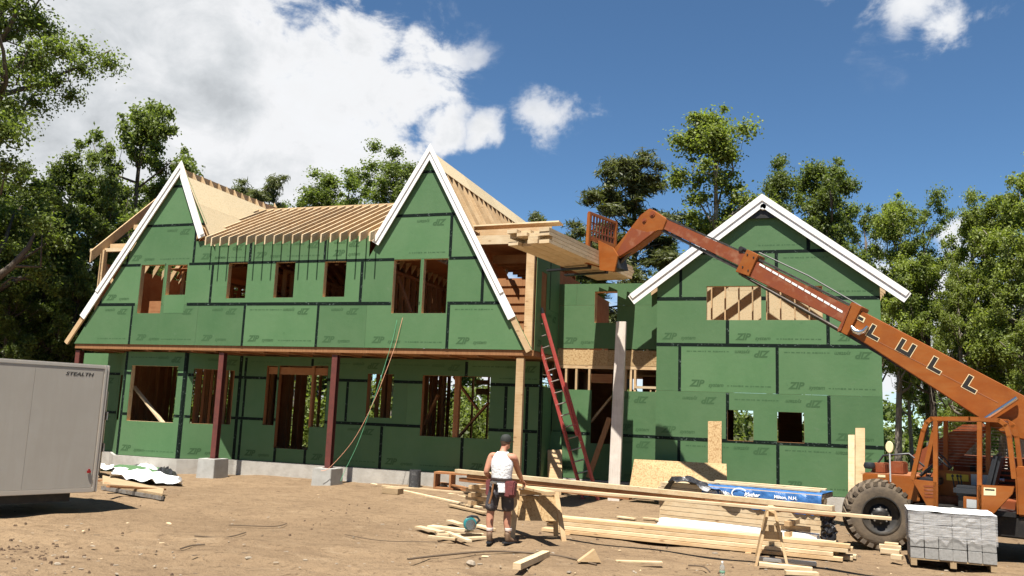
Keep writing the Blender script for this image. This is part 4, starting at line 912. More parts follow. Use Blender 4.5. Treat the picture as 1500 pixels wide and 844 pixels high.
q0 = T(asn-.34, .76, zs+.05); mb.beam(q0, q0+TH*(-.16)+EZ*.62, .46, .13, TH); mb.build('seat_back', 'black_vinyl', TEL, bevel=.05)
bx('seat_base', asn-.25, asn+.15, .55, .95, .86, zs-.10, 'black_metal', .01)
aw_, zw_ = tl(1380, 672, .75); ax = unit(-TH*.75+EZ*.66); mb = MB(); ct = T(aw_, .75, zw_); u1 = TL; u2 = np.cross(ax, u1)
mb.tube([ct+.2*(math.cos(t)*u1+math.sin(t)*u2) for t in np.linspace(0, 2*math.pi, 25)], .016, 6, cap=False); mb.build('steering_wheel', 'black_vinyl', TEL, smooth=True)
mb = MB(); mb.tube([ct, ct-ax*.5], .03, 8); mb.build('steering_column', 'black_metal', TEL)
for k, (da, db) in enumerate(((.0, .2), (-.1, .12), (-.18, .2))): mb = MB(); q = T(tl(1398+k*6, 700, .7)[0], .5+db, 1.15); mb.tube([q, q+EZ*.2+TH*.03], .012, 6); mb.lathe([(0, .2), (.022, .21), (.022, .24), (0, .26)], q+TH*.03, EZ, TH, 8); mb.build('control_lever', 'black_vinyl', TEL)
# wheels
def wheel(a, b, steer, side):
    c = T(a, b, .60); ax = TL*side; ax = np.array([ax[0]*math.cos(steer)-ax[1]*math.sin(steer), ax[0]*math.sin(steer)+ax[1]*math.cos(steer), 0]); rf = np.cross(ax, EZ)
    mb = MB(); R = .605; w = .19
    mb.lathe([(.34, -w), (.46, -w-.015), (.55, -w+.01), (.592, -w+.05), (R-.008, -.05), (R-.008, .05), (.592, w-.05), (.55, w-.01), (.46, w+.015), (.34, w), (.33, w-.05)], c, ax, rf, 48)
    ty = mb.build('tyre', 'tyre_rubber', TEL, smooth=True)
    for k in range(26):
        for sd in (-1, 1):
            t = 2*math.pi*(k+(.5 if sd > 0 else 0))/26; t2 = t+.16; mb = MB()
            def pt(th, r, o): return c+ax*o+r*(math.cos(th)*rf+math.sin(th)*np.cross(ax, rf))
            hw = .070
            mb.hexa([pt(t-hw, R-.03, sd*.01), pt(t+hw, R-.03, sd*.01), pt(t2+hw, R-.075, sd*(w+.004)), pt(t2-hw, R-.075, sd*(w+.004)), pt(t-hw*.8, R+.042, sd*.01), pt(t+hw*.8, R+.042, sd*.01), pt(t2+hw*.8, R+.004, sd*(w+.010)), pt(t2-hw*.8, R+.004, sd*(w+.010))])
            mb.build('tread_lug', 'tyre_rubber', ty)
    mb = MB(); mb.lathe([(.345, w-.02), (.345, w+.012), (.325, w+.012), (.31, w-.08), (.22, w-.13), (.16, w-.12)], c, ax, rf, 36); mb.lathe([(.345, -w+.02), (.31, -w+.05), (.2, -w+.1)], c, ax, rf, 36); rm = mb.build('rim', 'rim_paint', TEL, smooth=True)
    mb = MB(); mb.lathe([(.20, w-.13), (.16, w-.09), (.11, w-.05), (.08, w-.03), (.07, w+.0), (0, w+.002)], c, ax, rf, 24); mb.build('hub', 'black_metal', TEL, smooth=True)
    for k in range(8):
        t = 2*math.pi*k/8; q = c+.145*(math.cos(t)*rf+math.sin(t)*np.cross(ax, rf)); mb = MB(); mb.lathe([(.0, w-.06), (.016, w-.06), (.016, w-.10)], q, ax, rf, 6); mb.build('wheel_nut', 'worn_steel', rm)
wheel(0, 1.0, .47, 1); wheel(0, -1.0, .47, -1); wheel(-3.3, 1.0, -.35, 1); wheel(-3.3, -1.0, -.35, -1)
# --- load of long boards on the forks
ld = unit(V3(.18, .98, 0)); lw = unit(V3(-.98, .18, 0)); zl0 = zb-.035+.05
LOAD = thing('lumber_bundle', V3(-5.2, -.3, zl0), 'long bundle of pale boards lifted on the forks up to the roof', 'lumber bundle')
pe = V3(-5.10, -3.0, 0)
for k in range(4):
    for j in range(4):
        e0, e1 = random.uniform(-.12, .22), random.uniform(-.1, .1); w = .262
        if k in (1, 3): e0 += .16*((j*2+k) % 3)
        p = pe+lw*(w/2+j*w); z = zl0+.043+k*.088
        mb = MB(); mb.beam(p+ld*e0+EZ*z, p+ld*(5.15+e1)+EZ*z, w-.012, .080); mb.build('board', 'pale_spruce', LOAD)

# ------------------------------------------------------------------ trailer
A = PZ(137, 721, .4); td = unit(V3(-.376, -.927, 0)); tn = unit(V3(-.927, .376, 0)); TRH = 2.40
TR = thing('cargo_trailer', V3(A[0], A[1], 0)+td*2, 'white enclosed cargo trailer at the left with a red lamp low on its side', 'trailer')
def tq(s, n, z): return V3(A[0], A[1], 0)+td*s+tn*n+EZ*z
def tb(name, s0, s1, n0, n1, z0, z1, m, bevel=.01, parent=TR): mb = MB(); mb.hexa([tq(s0, n0, z0), tq(s1, n0, z0), tq(s1, n1, z0), tq(s0, n1, z0), tq(s0, n0, z1), tq(s1, n0, z1), tq(s1, n1, z1), tq(s0, n1, z1)]); return mb.build(name, m, parent, bevel=bevel)
tb('trailer_body', .03, 6.0, .012, 2.2, .44, .4+TRH-.03, 'trailer_skin', 0)
for k in range(4): tb('side_panel', .06+k*1.22, .06+(k+1)*1.22-.004, 0, .011, .49, .4+TRH-.09, 'trailer_skin', 0)
tb('lower_rail', 0, 6.0, -.008, .03, .40, .488, 'trailer_trim'); tb('upper_rail', 0, 6.0, -.008, .05, .4+TRH-.088, .4+TRH, 'trailer_trim', .02)
tb('corner_post', -.02, .055, -.012, .06, .40, .4+TRH+.002, 'trailer_trim', .02); tb('rear_frame', -.06, -.021, .0, 2.2, .40, .4+TRH, 'trailer_trim', .01)
tb('rear_door', -.10, -.062, .1, 2.1, .46, .4+TRH-.12, 'trailer_skin', .01)
for z in (1.15, 1.75): tb('door_hinge', -.13, -.10, .02, .12, z, z+.16, 'worn_steel', .006)
mb = MB(); mb.tube([tq(-.14, .16, .75), tq(-.14, .16, 2.3)], .014, 6); mb.build('latch_rod', 'bright_steel', TR)
mk = tb('marker_lamp', .10, .17, -.03, -.009, .76, .81, 'red_lens', .006); tb('lamp_cap', .12, .15, -.03, -.009, .812, .835, 'red_lens', 0, mk)
for s in (2.6, 3.5):
    mb = MB(); c = tq(s, .35, .36); mb.lathe([(0, -.1), (.25, -.1), (.36, -.08), (.36, .08), (.25, .1), (0, .1)], c, tn, EZ, 28); mb.build('trailer_wheel', 'tyre_rubber', TR, smooth=True)
tb('undercarriage', .3, 5.8, .3, 1.9, .22, .43, 'black_metal', 0)
LM = text_mesh('side_lettering', [('STEALTH', .092, -.26, -.03, .002)], 'decal_black', .25)
for v in LM.vertices: v.co.x *= 1.35
o = share('side_lettering', LM, tq(.40, -.003, .4+TRH-.20), TR); Rm = Matrix(((-td[0], 0, -tn[0]), (-td[1], 0, -tn[1]), (0, 1, 0))); o.rotation_euler = Rm.to_euler()
# ------------------------------------------------------------------ junk beside the trailer
def board(a, b, w, t, m, label, cat='board', group=None, name='board', up=(0, 0, 1), bevel=.003, parent=None):
    mb = MB(); mb.beam(a, b, w, t, up); o = mb.build(name, m, parent, bevel=bevel)
    if parent is None: tag(o, label, cat, group)
    return o
def on(u, v, z=0.0): return PZ(u, v, z+.02)
q = [on(150, 712, .12), on(238, 727, .10), on(240, 719, .10), on(150, 699, .12)]
mb = MB(); mb.prism(q, V3(0, 0, .05)); t = tag(mb.build('wooden_ramp', 'pallet_wood', bevel=.006), 'grey weathered wooden ramp lying low behind the trailer', 'ramp')
mb = MB(); mb.beam(q[0]-EZ*.04, q[1]-EZ*.04, .06, .08); mb.build('ramp_edge', 'worn_steel', t)
q = [on(150, 684, .24), on(214, 694, .24), on(196, 686, .32), on(140, 679, .32)]
mb = MB(); mb.prism([on(140, 690, .20), on(222, 693, .2), on(242, 686, .22), on(175, 681, .22)], V3(0, 0, .013)); tag(mb.build('green_offcut', 'green_panel'), 'green sheathing offcut lying flat on the rubbish by the trailer', 'sheathing offcut')
qa, qb = P(190, 689, .6), P(231, 681, .75); mb = MB(); mb.prism([V3(qa[0], .75, .08), V3(qb[0]+.4, .75, .08), V3(qb[0]+.4, .95, .30), V3(qa[0], .95, .30)], V3(0, .012, .004)); tag(mb.build('green_offcut', 'green_panel'), 'green sheathing strip leaning on the foundation behind a black pipe', 'sheathing offcut')
def sheet_mesh(name, uvz, nu, nv, amp, m, label, cat, seed, thick=.006, hh=0.0):
    """crumpled sheet: four ground corners, wrinkled, with thickness"""
    r = np.random.default_rng(seed); c = [on(u, v, z) for u, v, z in uvz]; mb = MB(); G_ = r.normal(0, 1, (nu+1, nv+1))
    for _ in range(1): G_ = (G_+np.roll(G_, 1, 0)+np.roll(G_, 1, 1)+np.roll(G_, -1, 0))/4
    vs = []
    for i in range(nu+1):
        for j in range(nv+1):
            s, t = i/nu, j/nv; p = (c[0]*(1-s)+c[1]*s)*(1-t)+(c[3]*(1-s)+c[2]*s)*t
            vs.append(p+EZ*(abs(G_[i, j])*amp*2+hh*math.sin(math.pi*s)*math.sin(math.pi*t))+V3(r.normal(0, .02), r.normal(0, .02), 0))
    fs = [(i*(nv+1)+j, (i+1)*(nv+1)+j, (i+1)*(nv+1)+j+1, i*(nv+1)+j+1) for i in range(nu) for j in range(nv)]
    k = len(vs); vs += [p-EZ*thick for p in vs]; fs += [tuple(q+k for q in f[::-1]) for f in fs]
    mb.add(vs, fs); return tag(mb.build(name, m, smooth=False), label, cat)
sheet_mesh('wrap_sheet', [(160, 703, .12), (268, 711, .02), (262, 703, .04), (168, 686, .2)], 14, 8, .05, 'white_wrap', 'crumpled sheet of white house wrap on the rubbish heap', 'wrap sheet', 3, hh=.12)
sheet_mesh('wrap_sheet', [(195, 686, .14), (240, 700, .1), (247, 696, .1), (206, 679, .2)], 12, 5, .05, 'white_wrap', 'narrow white wrap strip trailing down the rubbish heap', 'wrap sheet', 4, hh=.1)
sheet_mesh('wrap_sheet', [(140, 690, .2), (170, 692, .2), (166, 684, .25), (140, 680, .25)], 8, 5, .05, 'white_wrap', 'small folded white wrap close to the trailer door', 'wrap sheet', 5)
sheet_mesh('black_scrap', [(228, 700, .04), (252, 706, .02), (258, 698, .04), (240, 690, .14)], 8, 6, .10, 'black_wrap', 'crumpled black plastic scrap at the right end of the heap', 'plastic scrap', 6, hh=.16)
c = on(177, 694, .22); ax = unit(V3(.35, -.9, .12)); mb = MB(); mb.lathe([(0, .16), (.15, .16), (.16, .14), (.165, .1), (.14, -.2), (.12, -.2), (.13, .0)], c, ax, EZ, 28); bk = tag(mb.build('bucket', 'white_trim', smooth=True), 'white plastic bucket lying on its side in the heap', 'bucket')
c = on(255, 703, .1); mb = MB(); mb.tube([c-V3(.32, 0, -.02), c+V3(.25, -.1, .02)], [.10, .08], 12); tag(mb.build('wrap_roll', 'white_wrap', smooth=True), 'short roll of white wrap at the right of the heap', 'roll')
for k in range(5):
    a = on(146+k*3, 704+k*2.2, .06+.05*k); b = on(205+k*9, 712+k*1.2, .03+.02*k); board(a, b, .12, .04, 'pallet_wood' if k % 2 else 'stud_wood', ['dark weathered plank nearest the ramp', 'brown plank second in the low heap', 'dark weathered plank third in the low heap', 'brown plank fourth in the low heap', 'dark weathered plank topmost in the low heap'][k]+' by the trailer', group='planks heaped by the trailer')
mb = MB(); q = P(203, 684, .45); mb.tube([V3(q[0], q[1], .0), V3(q[0], q[1], .52)], .15, 20); mb.tube([V3(q[0]+.05, q[1]-.1, .2), V3(q[0]+.28, q[1]-.28, .10)], .11, 14); tag(mb.build('drain_pipe', 'dark_pipe', smooth=True), 'black pipe stub standing before the left foundation', 'pipe')
q = on(607, 716, .03); mb = MB(); mb.tube([q-EZ*.1, q+EZ*.0, q+EZ*.50], [.165, .165, .155], 24, cap=False); mb.lathe([(.155, .5), (.13, .5), (.13, .25), (0, .25)], q, EZ, (1, 0, 0), 24); tag(mb.build('drain_pipe', 'dark_pipe', smooth=True), 'dark streaked pipe stub standing between the porch and the lumber', 'pipe')
# ------------------------------------------------------------------ cords, ladder, leaning boards
def sag(a, b, s, n=14, wob=0): return [np.array(a)*(1-t)+np.array(b)*t-EZ*s*math.sin(math.pi*t)+V3(wob*math.sin(t*9), 0, 0) for t in np.linspace(0, 1, n)]
a = P(590, 461, -.03); b = P(583, 500, -.03); m1 = P(557, 566, -.35); c = P(483, 684, -.24)
def spline(pts, n=10):
    pts = [np.array(p, float) for p in pts]; q = [pts[0]]+pts+[pts[-1]]; out = []
    for i in range(1, len(q)-2):
        for t in np.linspace(0, 1, n, endpoint=False):
            out.append(.5*((2*q[i])+(-q[i-1]+q[i+1])*t+(2*q[i-1]-5*q[i]+4*q[i+1]-q[i+2])*t*t+(-q[i-1]+3*q[i]-3*q[i+1]+q[i+2])*t**3))
    return out+[pts[-1]]
mb = MB(); mb.tube(spline([P(591, 461, .02), P(586, 480, -.03), P(576, 515, -.06), P(549, 585, -.25), P(519, 643, -.28), P(484, 684, -.30), P(470, 690, -.34)]), .0065, 5); tag(mb.build('air_hose', 'orange_cord', smooth=True), 'pale orange hose hanging from the gable window down to the post', 'hose')
mb = MB(); mb.tube(spline([P(583, 461, .02), P(577, 490, -.03), P(566, 528, -.06), P(546, 590, -.2), P(524, 650, -.25), P(505, 690, -.28), P(499, 705, -.35)]), .0065, 5); tag(mb.build('air_hose', 'green_cord', smooth=True), 'green hose hanging from the gable window beside the orange hose', 'hose')
# ladder
lt = P(789, 462, .75); lb = PZ(866, 733, .06); lb = V3(lb[0], lb[1], .03); du = unit(lt-lb); wv = unit(np.cross(du, V3(-.25, -1, .1))); wv = wv if wv[0] > 0 else -wv
LAD = thing('extension_ladder', lb, 'red fibreglass extension ladder leaning against the upper corner by the gable', 'ladder'); Ll = np.linalg.norm(lt-lb)
for s in (-1, 1):
    mb = MB(); mb.beam(lb+wv*s*.20, lb+wv*s*.20+du*(Ll*.62), .11, .055, wv); mb.build('lower_rail', 'ladder_red', LAD, bevel=.003)
    nn = unit(np.cross(wv, du)); nn = nn if nn[1] < 0 else -nn
    mb = MB(); mb.beam(lb+wv*s*.165+du*(Ll*.34)+nn*.06, lb+wv*s*.165+du*Ll+nn*.06, .11, .055, wv); mb.build('fly_rail', 'ladder_red', LAD, bevel=.003)
    mb = MB(); q = lb+wv*s*.165+du*(Ll+.06)+nn*.06; mb.beam(q-du*.12, q+du*.1, .09, .05, wv); mb.build('rail_cap', 'black_vinyl', LAD, bevel=.005)
k = 0
while .15+k*.305 < Ll-.1:
    s = .15+k*.305; mb = MB(); off = nn*.06 if s > Ll*.45 else nn*0; mb.tube([lb+du*s-wv*.19+off, lb+du*s+wv*.19+off], .018, 8); mb.build('rung', 'worn_steel', LAD); k += 1
# boards and sheets leaning on the walls
def lean(u0, u1, vt, vb, Y0, Y1, m, label, cat, name, t=.04):
    a, b = P(u0, vt, Y1), P(u1, vt, Y1); c0, c1 = P(u0, vb, Y0), P(u1, vb, Y0); mb = MB(); mb.prism([c0, c1, b, a], V3(0, t, 0)); return tag(mb.build(name, m, bevel=.003), label, cat)
lean(1037, 1057, 617, 742, 1.35, 1.80, 'site_osb', 'rough flake board strip standing against the green garage wall', 'board', 'leaning_board', .03)
lean(1242.5, 1252, 637, 745, 1.3, 1.79, 'pale_spruce', 'shorter pale board leaning at the right of the garage wall', 'board', 'leaning_board')
lean(1253, 1267, 627, 742, 1.2, 1.79, 'spruce', 'taller tan board leaning at the right of the garage wall', 'board', 'leaning_board')
a, b, c, d = P(919, 730, 1.0), P(1066, 730, .95), P(1064, 680, 1.55), P(929, 673, 1.5); mb = MB(); mb.prism([a, b, c, d], V3(0, .014, .006)); tag(mb.build('flake_board_sheet', 'site_osb'), 'large tan flake board sheet leaning low against the garage corner', 'board sheet')
lean(805, 822, 632, 700, 2.0, 2.36, 'green_panel', 'narrow green panel strip leaning beside the red ladder', 'panel strip', 'leaning_strip', .015)
lean(802, 823, 659, 712, 1.7, 2.0, 'spruce', 'short wide board leaning below the green strip near the ladder', 'board', 'leaning_board', .04)
a, b = P(862, 700, 1.9), P(893, 612, 2.1); board(a, b, .14, .045, 'stud_wood', 'brown board slanting across the doorway behind the white post', up=(0, -1, 0), name='leaning_board')
# ------------------------------------------------------------------ wrapped bundle, lumber piles
B0, B1 = on(965, 765, .1), on(1202, 791, .1); bd_ = unit(B1-B0); bd_[2] = 0; bn = np.array([-bd_[1], bd_[0], 0]); BLn = float(np.linalg.norm(B1-B0))
BUN = thing('lumber_bundle', V3(B0[0]+1.5, B0[1], .05), 'banded bundle of planed boards half covered by blue printed wrap', 'lumber bundle')
for r_ in range(9):
    for j in range(4):
        if j not in (0, 1) and r_ < 8: continue
        z = .14+r_*.092; e = random.uniform(-.03, .03); p = V3(B0[0], B0[1], 0)+bn*(.12+j*.245)
        mb = MB(); mb.beam(p+bd_*(0+e)+EZ*z, p+bd_*(BLn+e)+EZ*z, .235, .084); mb.build('board', 'pale_spruce', BUN)
mb = MB()
for s in (.4, 1.6, 2.8): mb.beam(V3(B0[0], B0[1], .05)+bd_*s-bn*.0, V3(B0[0], B0[1], .05)+bd_*s+bn*1.0, .09, .09)
for k, s in enumerate((.4, 1.6, 2.8)): mb2 = MB(); mb2.beam(V3(B0[0], B0[1], .045)+bd_*s, V3(B0[0], B0[1], .045)+bd_*s+bn*1.0, .09, .09); mb2.build('bearer', 'pallet_wood', BUN)
ZT = .14+8*.092+.045
# blue wrap: one sheet over the top, hanging down the front with a ragged hem
def drape():
    mb = MB(); nu = 46; prof = [(1.0, 0, .012), (.6, 0, .014), (.3, 0, .016), (.06, 0, .018), (-.004, -.02, .0), (-.016, -.12, 0), (-.02, -.22, 0), (-.016, -.32, 0), (-.018, -.40, 0)]
    r = np.random.default_rng(11); vs = []
    s0 = .95
    for i in range(nu+1):
        s = s0+(BLn-s0+.03)*i/nu; hem = .84+.1*math.sin(i*.35)+r.normal(0, .03) if i > 8 else .35+.06*i
        for j, (n_, z_, l_) in enumerate(prof):
            k = hem if z_ < -.05 else 1
            vs.append(V3(B0[0], B0[1], 0)+bd_*(s+(.12*z_ if i < 6 else 0))+bn*(n_+(-.014*abs(r.normal()) if z_ < -.05 else 0))+EZ*(ZT+z_*k+l_+(abs(r.normal(0, .006)) if z_ == 0 else 0)))
    m = len(prof); fs = [(i*m+j, (i+1)*m+j, (i+1)*m+j+1, i*m+j+1) for i in range(nu) for j in range(m-1)]
    off = len(vs); vs += [q-EZ*.004+bn*.004 for q in vs]; fs += [tuple(q+off for q in f[::-1]) for f in fs]
    mb.add(vs, fs); return tag(mb.build('lumber_wrap', 'blue_wrap', smooth=True), 'blue printed plastic wrap over the top and front of the lumber bundle', 'wrap')
WR = drape()
MT = text_mesh('wrap_lettering', [('Milton, N.H.', .085, -.22, -.03, .002)], 'decal_white', 0)
ring = MB(); 
for i in range(20):
    t0, t1 = 2*math.pi*i/20*.86+.6, 2*math.pi*(i+1)/20*.86+.6; ring.add([(-.28+.16*math.cos(t0), .0+.11*math.sin(t0), 0), (-.28+.16*math.cos(t1), .11*math.sin(t1), 0), (-.28+.14*math.cos(t1), .09*math.sin(t1), 0), (-.28+.14*math.cos(t0), .09*math.sin(t0), 0)], [(0, 1, 2, 3)])
RM = bpy.data.meshes.new('wrap_emblem'); RM.from_pydata(ring.v, [], ring.f); RM.materials.append(MATS['decal_white'])
LG = text_mesh('wrap_logo', [('Mather', .10, -.19, -.035, .003)], 'decal_white', .3)
rzb = math.atan2(bd_[1], bd_[0])
for s, nm, me in ((1.22, 'wrap_lettering', MT), (1.95, 'wrap_logo', LG), (1.95, 'wrap_emblem', RM), (2.55, 'wrap_lettering', MT), (3.1, 'wrap_emblem', RM)):
    if s < BLn-.1: share(nm, me, V3(B0[0], B0[1], 0)+bd_*s-bn*.040+EZ*(ZT-.095), WR, (math.pi/2-.10, 0, rzb))
# black sheet peeled back at the left
ap = []; r = np.random.default_rng(5); mb = MB(); nu, nv = 22, 7; vs = []
for i in range(nu+1):
    t = i/nu; s = -.06+1.75*t; zc_ = ZT-.30+.40*math.sin(min(1, t*2.6)*math.pi*.55) if t < .55 else ZT-.30+.40*math.sin(.55*math.pi)-(t-.55)*.60
    zc_ = ZT+.16*math.sin(min(t*2.2, 1)*math.pi*.5)-.34*max(0, .18-t)*5-max(0, t-.3)*.42
    for j in range(nv+1):
        q = j/nv; vs.append(V3(B0[0], B0[1], 0)+bd_*(s+.05*math.sin(q*5))+bn*(-.10+.28*q)+EZ*(zc_+.045*math.sin(q*6+i*.9)+r.normal(0, .018)-.13*(1-q)*(.6+.4*math.sin(i))))
fs = [(i*(nv+1)+j, (i+1)*(nv+1)+j, (i+1)*(nv+1)+j+1, i*(nv+1)+j+1) for i in range(nu) for j in range(nv)]; off = len(vs); vs += [q-EZ*.006 for q in vs]; fs += [tuple(q+off for q in f[::-1]) for f in fs]
mb.add(vs, fs); tag(mb.build('black_sheet', 'black_wrap', smooth=True), 'black plastic sheet peeled back in a curl at the left of the bundle', 'plastic sheet')
r = np.random.default_rng(9); mb = MB(); vs = []; nu, nv = 12, 12
for i in range(nu+1):
    for j in range(nv+1):
        vs.append(V3(B0[0], B0[1], 0)+bd_*(BLn+.015+.05*abs(r.normal())+.16*(1-j/nv)*math.sin(math.pi*i/nu)**2)+bn*(-.06+i/nu*.9)+EZ*(.03+j/nv*.62+r.normal(0, .01)))
fs = [(i*(nv+1)+j, (i+1)*(nv+1)+j, (i+1)*(nv+1)+j+1, i*(nv+1)+j+1) for i in range(nu) for j in range(nv)]; off = len(vs); vs += [q-bd_*.008 for q in vs]; fs += [tuple(q+off for q in f[::-1]) for f in fs]
mb.add(vs, fs); tag(mb.build('black_sheet', 'black_wrap'), 'crumpled black plastic hanging down the right end of the bundle', 'plastic sheet')
for k, (s0, s1, n_) in enumerate(((.62, BLn-.05, .30), (1.0, BLn-.0, .52))): p = V3(B0[0], B0[1], ZT+.045+.022*k)+bn*n_; board(p+bd_*s0, p+bd_*s1, .14, .036, 'pale_spruce', ['pale board on the front of the blue wrapped bundle top', 'pale board farther back on the blue wrapped bundle top'][k])
# white trim boards lying before the bundle
for k in range(3):
    p0, p1 = on(962+k*3, 777, .10), on(1203-k*2, 803, .10); p0[2] = p1[2] = .14+.085*k; board(p0, p1, .22, .082, 'white_trim', ['lowest of three white trim boards at the foot of the bundle', 'middle one of three white trim boards at the foot of the bundle', 'topmost of three white trim boards at the foot of the bundle'][k], group='white trim boards at the bundle foot')
# long low pile, boards parallel to the house
L0, L1 = on(806, 780, 0), on(1238, 824, 0); pd = unit(L1-L0); pd[2] = 0; pn = np.array([-pd[1], pd[0], 0]); n_i = 0
words = ['nearest', 'second', 'third', 'fourth', 'fifth']; lw_ = ['bottom', 'second', 'third', 'top']
for lay in range(4):
    for j in range(3 if lay < 3 else 2):
        e0, e1 = random.uniform(-.25, .25), random.uniform(-.3, .2); w = .19; z = .055+lay*.066
        p = V3(L0[0], L0[1], 0)+pn*(.1+j*(w+.02)+lay*.05)+EZ*z; q = p+pd*(float(np.linalg.norm(L1-L0))+e1)
        board(p+pd*e0, q+pn*random.uniform(-.03, .03), w, .058, 'pale_spruce' if (lay+j) % 3 else 'spruce', f'long pale board, {words[j]} from the front in the {lw_[lay]} layer of the low pile', group='long boards in the low front pile')
for k, s in enumerate((.35, 3.6)): p = V3(L0[0], L0[1], .0)+pd*s; board(p-pn*.05, p+pn*1.2, .1, .05, 'spruce', ['short bearer under the left end of the low pile', 'short bearer under the right end of the low pile'][k], 'bearer', name='bearer')
# two long beams carried on blocks and trestles, and the board being cut
a, b = on(669, 690, .80), on(1221, 745, .80); bd2 = unit(b-a); bn2 = np.array([-bd2[1], bd2[0], 0])
board(a, b, .14, .085, 'pale_spruce', 'long pale beam on top behind the worker, running to the tyre'); board(a+bd2*.35-EZ*.092+bn2*.03, b-bd2*.9-EZ*.092+bn2*.03, .14, .085, 'framing_fir', 'reddish beam just under the long pale beam')
board(a+bd2*.1-EZ*.184+bn2*.05, a+bd2*4.6-EZ*.184+bn2*.05, .14, .085, 'framing_fir', 'lower reddish beam at the left under the long pale beam')
board(b-bd2*2.3-EZ*.092, b+bd2*.02-EZ*.092, .14, .085, 'framing_fir', 'short reddish beam under the right end of the long pale beam')
a, b = on(762, 713, .88), on(1306, 760, .86); board(a, b, .14, .042, 'pale_spruce', 'pale board lying over both sawhorses, held by the worker')
a, b = on(738, 707, .885), on(806, 722, .885); board(a, b, .2, .04, 'spruce', 'short tan board on the sawhorse beside the worker')
def blockpile(cx, cy, n, label):
    for k in range(n):
        d = unit(V3(.3, 1, 0)) if k % 2 else unit(V3(1, -.2, 0)); p = V3(cx, cy, .05+k*.09); board(p-d*.3, p+d*.3, .09, .085, 'spruce', f'{label}, {["lowest", "second", "third", "fourth", "fifth", "sixth"][k]} of its stack', 'block', name='support_block')
p = on(700, 692, .80); blockpile(p[0], p[1]+.05, 6, 'short block holding the left end of the beams'); p = on(1160, 738, .80); blockpile(p[0], p[1]+.05, 6, 'short block holding the right end of the beams')
# left heap of loose boards
heap = [((545, 709), (705, 744), .05, .10, 'pale_spruce', 'pale narrow board slanting at the front left of the loose heap'), ((560, 712), (712, 724), .08, .09, 'pale_spruce', 'pale narrow board second from the front of the loose heap'), ((600, 707), (714, 716), .06, .19, 'spruce', 'wider tan board in the middle of the loose heap'),
        ((628, 703), (712, 709), .1, .19, 'pale_spruce', 'pale board behind the middle of the loose heap'), ((633, 704), (714, 722), .2, .14, 'stud_wood', 'thin dark board lying across the loose heap'), ((660, 740), (712, 752), .04, .14, 'pallet_wood', 'dark short board at the right foot of the loose heap'), ((618, 716), (716, 735), .04, .14, 'pale_spruce', 'long pale board under the loose heap near the worker')]
for (p, q, z, w, m, lb_) in heap: board(on(*p, z), on(*q, z), w, .04, m, lb_, group='boards in the loose heap left of the worker')
for k in range(5): a = on(656, 703-k*3.2, .14+.05*k); board(a, a+unit(V3(1, -.16, 0))*.85+V3(random.uniform(-.1, .1), 0, 0), .12, .042, 'pale_spruce', f'short pale offcut, {["lowest", "second", "third", "fourth", "topmost"][k]} of the small stack before the foundation', 'offcut', 'offcuts stacked before the foundation', name='offcut')
a = on(576, 722, .06); board(a+V3(-.24, 0, .05), a+V3(.22, -.03, .05), .3, .14, 'pallet_wood', 'brown wooden block lying left of the loose heap', 'block', name='wood_block', bevel=.006)
c = P(656, 700, .9); FRM = thing('wooden_form', V3(c[0], .9, .1), 'low open wooden box frame standing behind the offcut stack', 'frame')
for (x0, x1, z0, z1) in ((-.35, .8, .0, .05), (-.35, .8, .40, .45), (-.35, -.30, .05, .40), (.1, .15, .05, .40)): mb = MB(); mb.box(c[0]+x0, c[0]+x1, .75, 1.1, .1+z0, .1+z1); mb.build('frame_board', 'framing_fir', FRM)
# ------------------------------------------------------------------ sawhorses
def sawhorse(p, ax, L, h, label, spread=.3, apron=None):
    t = thing('sawhorse', V3(p[0], p[1], 0), label, 'sawhorse', None); ax = unit(ax); sd = np.array([-ax[1], ax[0], 0])
    mb = MB(); mb.beam(V3(p[0], p[1], h-.045)-ax*L/2, V3(p[0], p[1], h-.045)+ax*L/2, .09, .088); mb.build('top_beam', 'spruce', t, bevel=.004)
    for e in (-1, 1):
        for s in (-1, 1):
            top = V3(p[0], p[1], h-.02)+ax*e*(L/2-.1)+sd*s*.05; bot = V3(p[0], p[1], -.03)+ax*e*(L/2+.02)+sd*s*spread; mb = MB(); mb.beam(bot, top, .085, .04, sd); mb.build('leg', 'spruce', t, bevel=.003)
        q = V3(p[0], p[1], h*.55)+ax*e*(L/2-.05); mb = MB(); mb.beam(q-sd*.16, q+sd*.16, .02, .12); mb.build('cross_tie', 'spruce', t)
    if apron:
        for s in (-1, 1):
            q = V3(p[0], p[1], h-.09)+sd*s*.07; mb = MB(); mb.prism([q-ax*(L/2-.1)-EZ*.02, q+ax*(L/2-.1)-EZ*.02, q+ax*(L/2-.1)-EZ*apron+sd*s*.12, q-ax*(L/2-.1)-EZ*apron+sd*s*.12], sd*s*.014); mb.build('side_apron', 'site_osb', t)
    return t
sawhorse(on(1130, 821), (-.04, 1, 0), .95, .84, 'bare wooden sawhorse under the board at the right, seen end on', .24)
sawhorse(on(783, 789), (.86, .50, 0), .9, .86, 'sawhorse with flake board sides standing beside the worker', .28, .42)
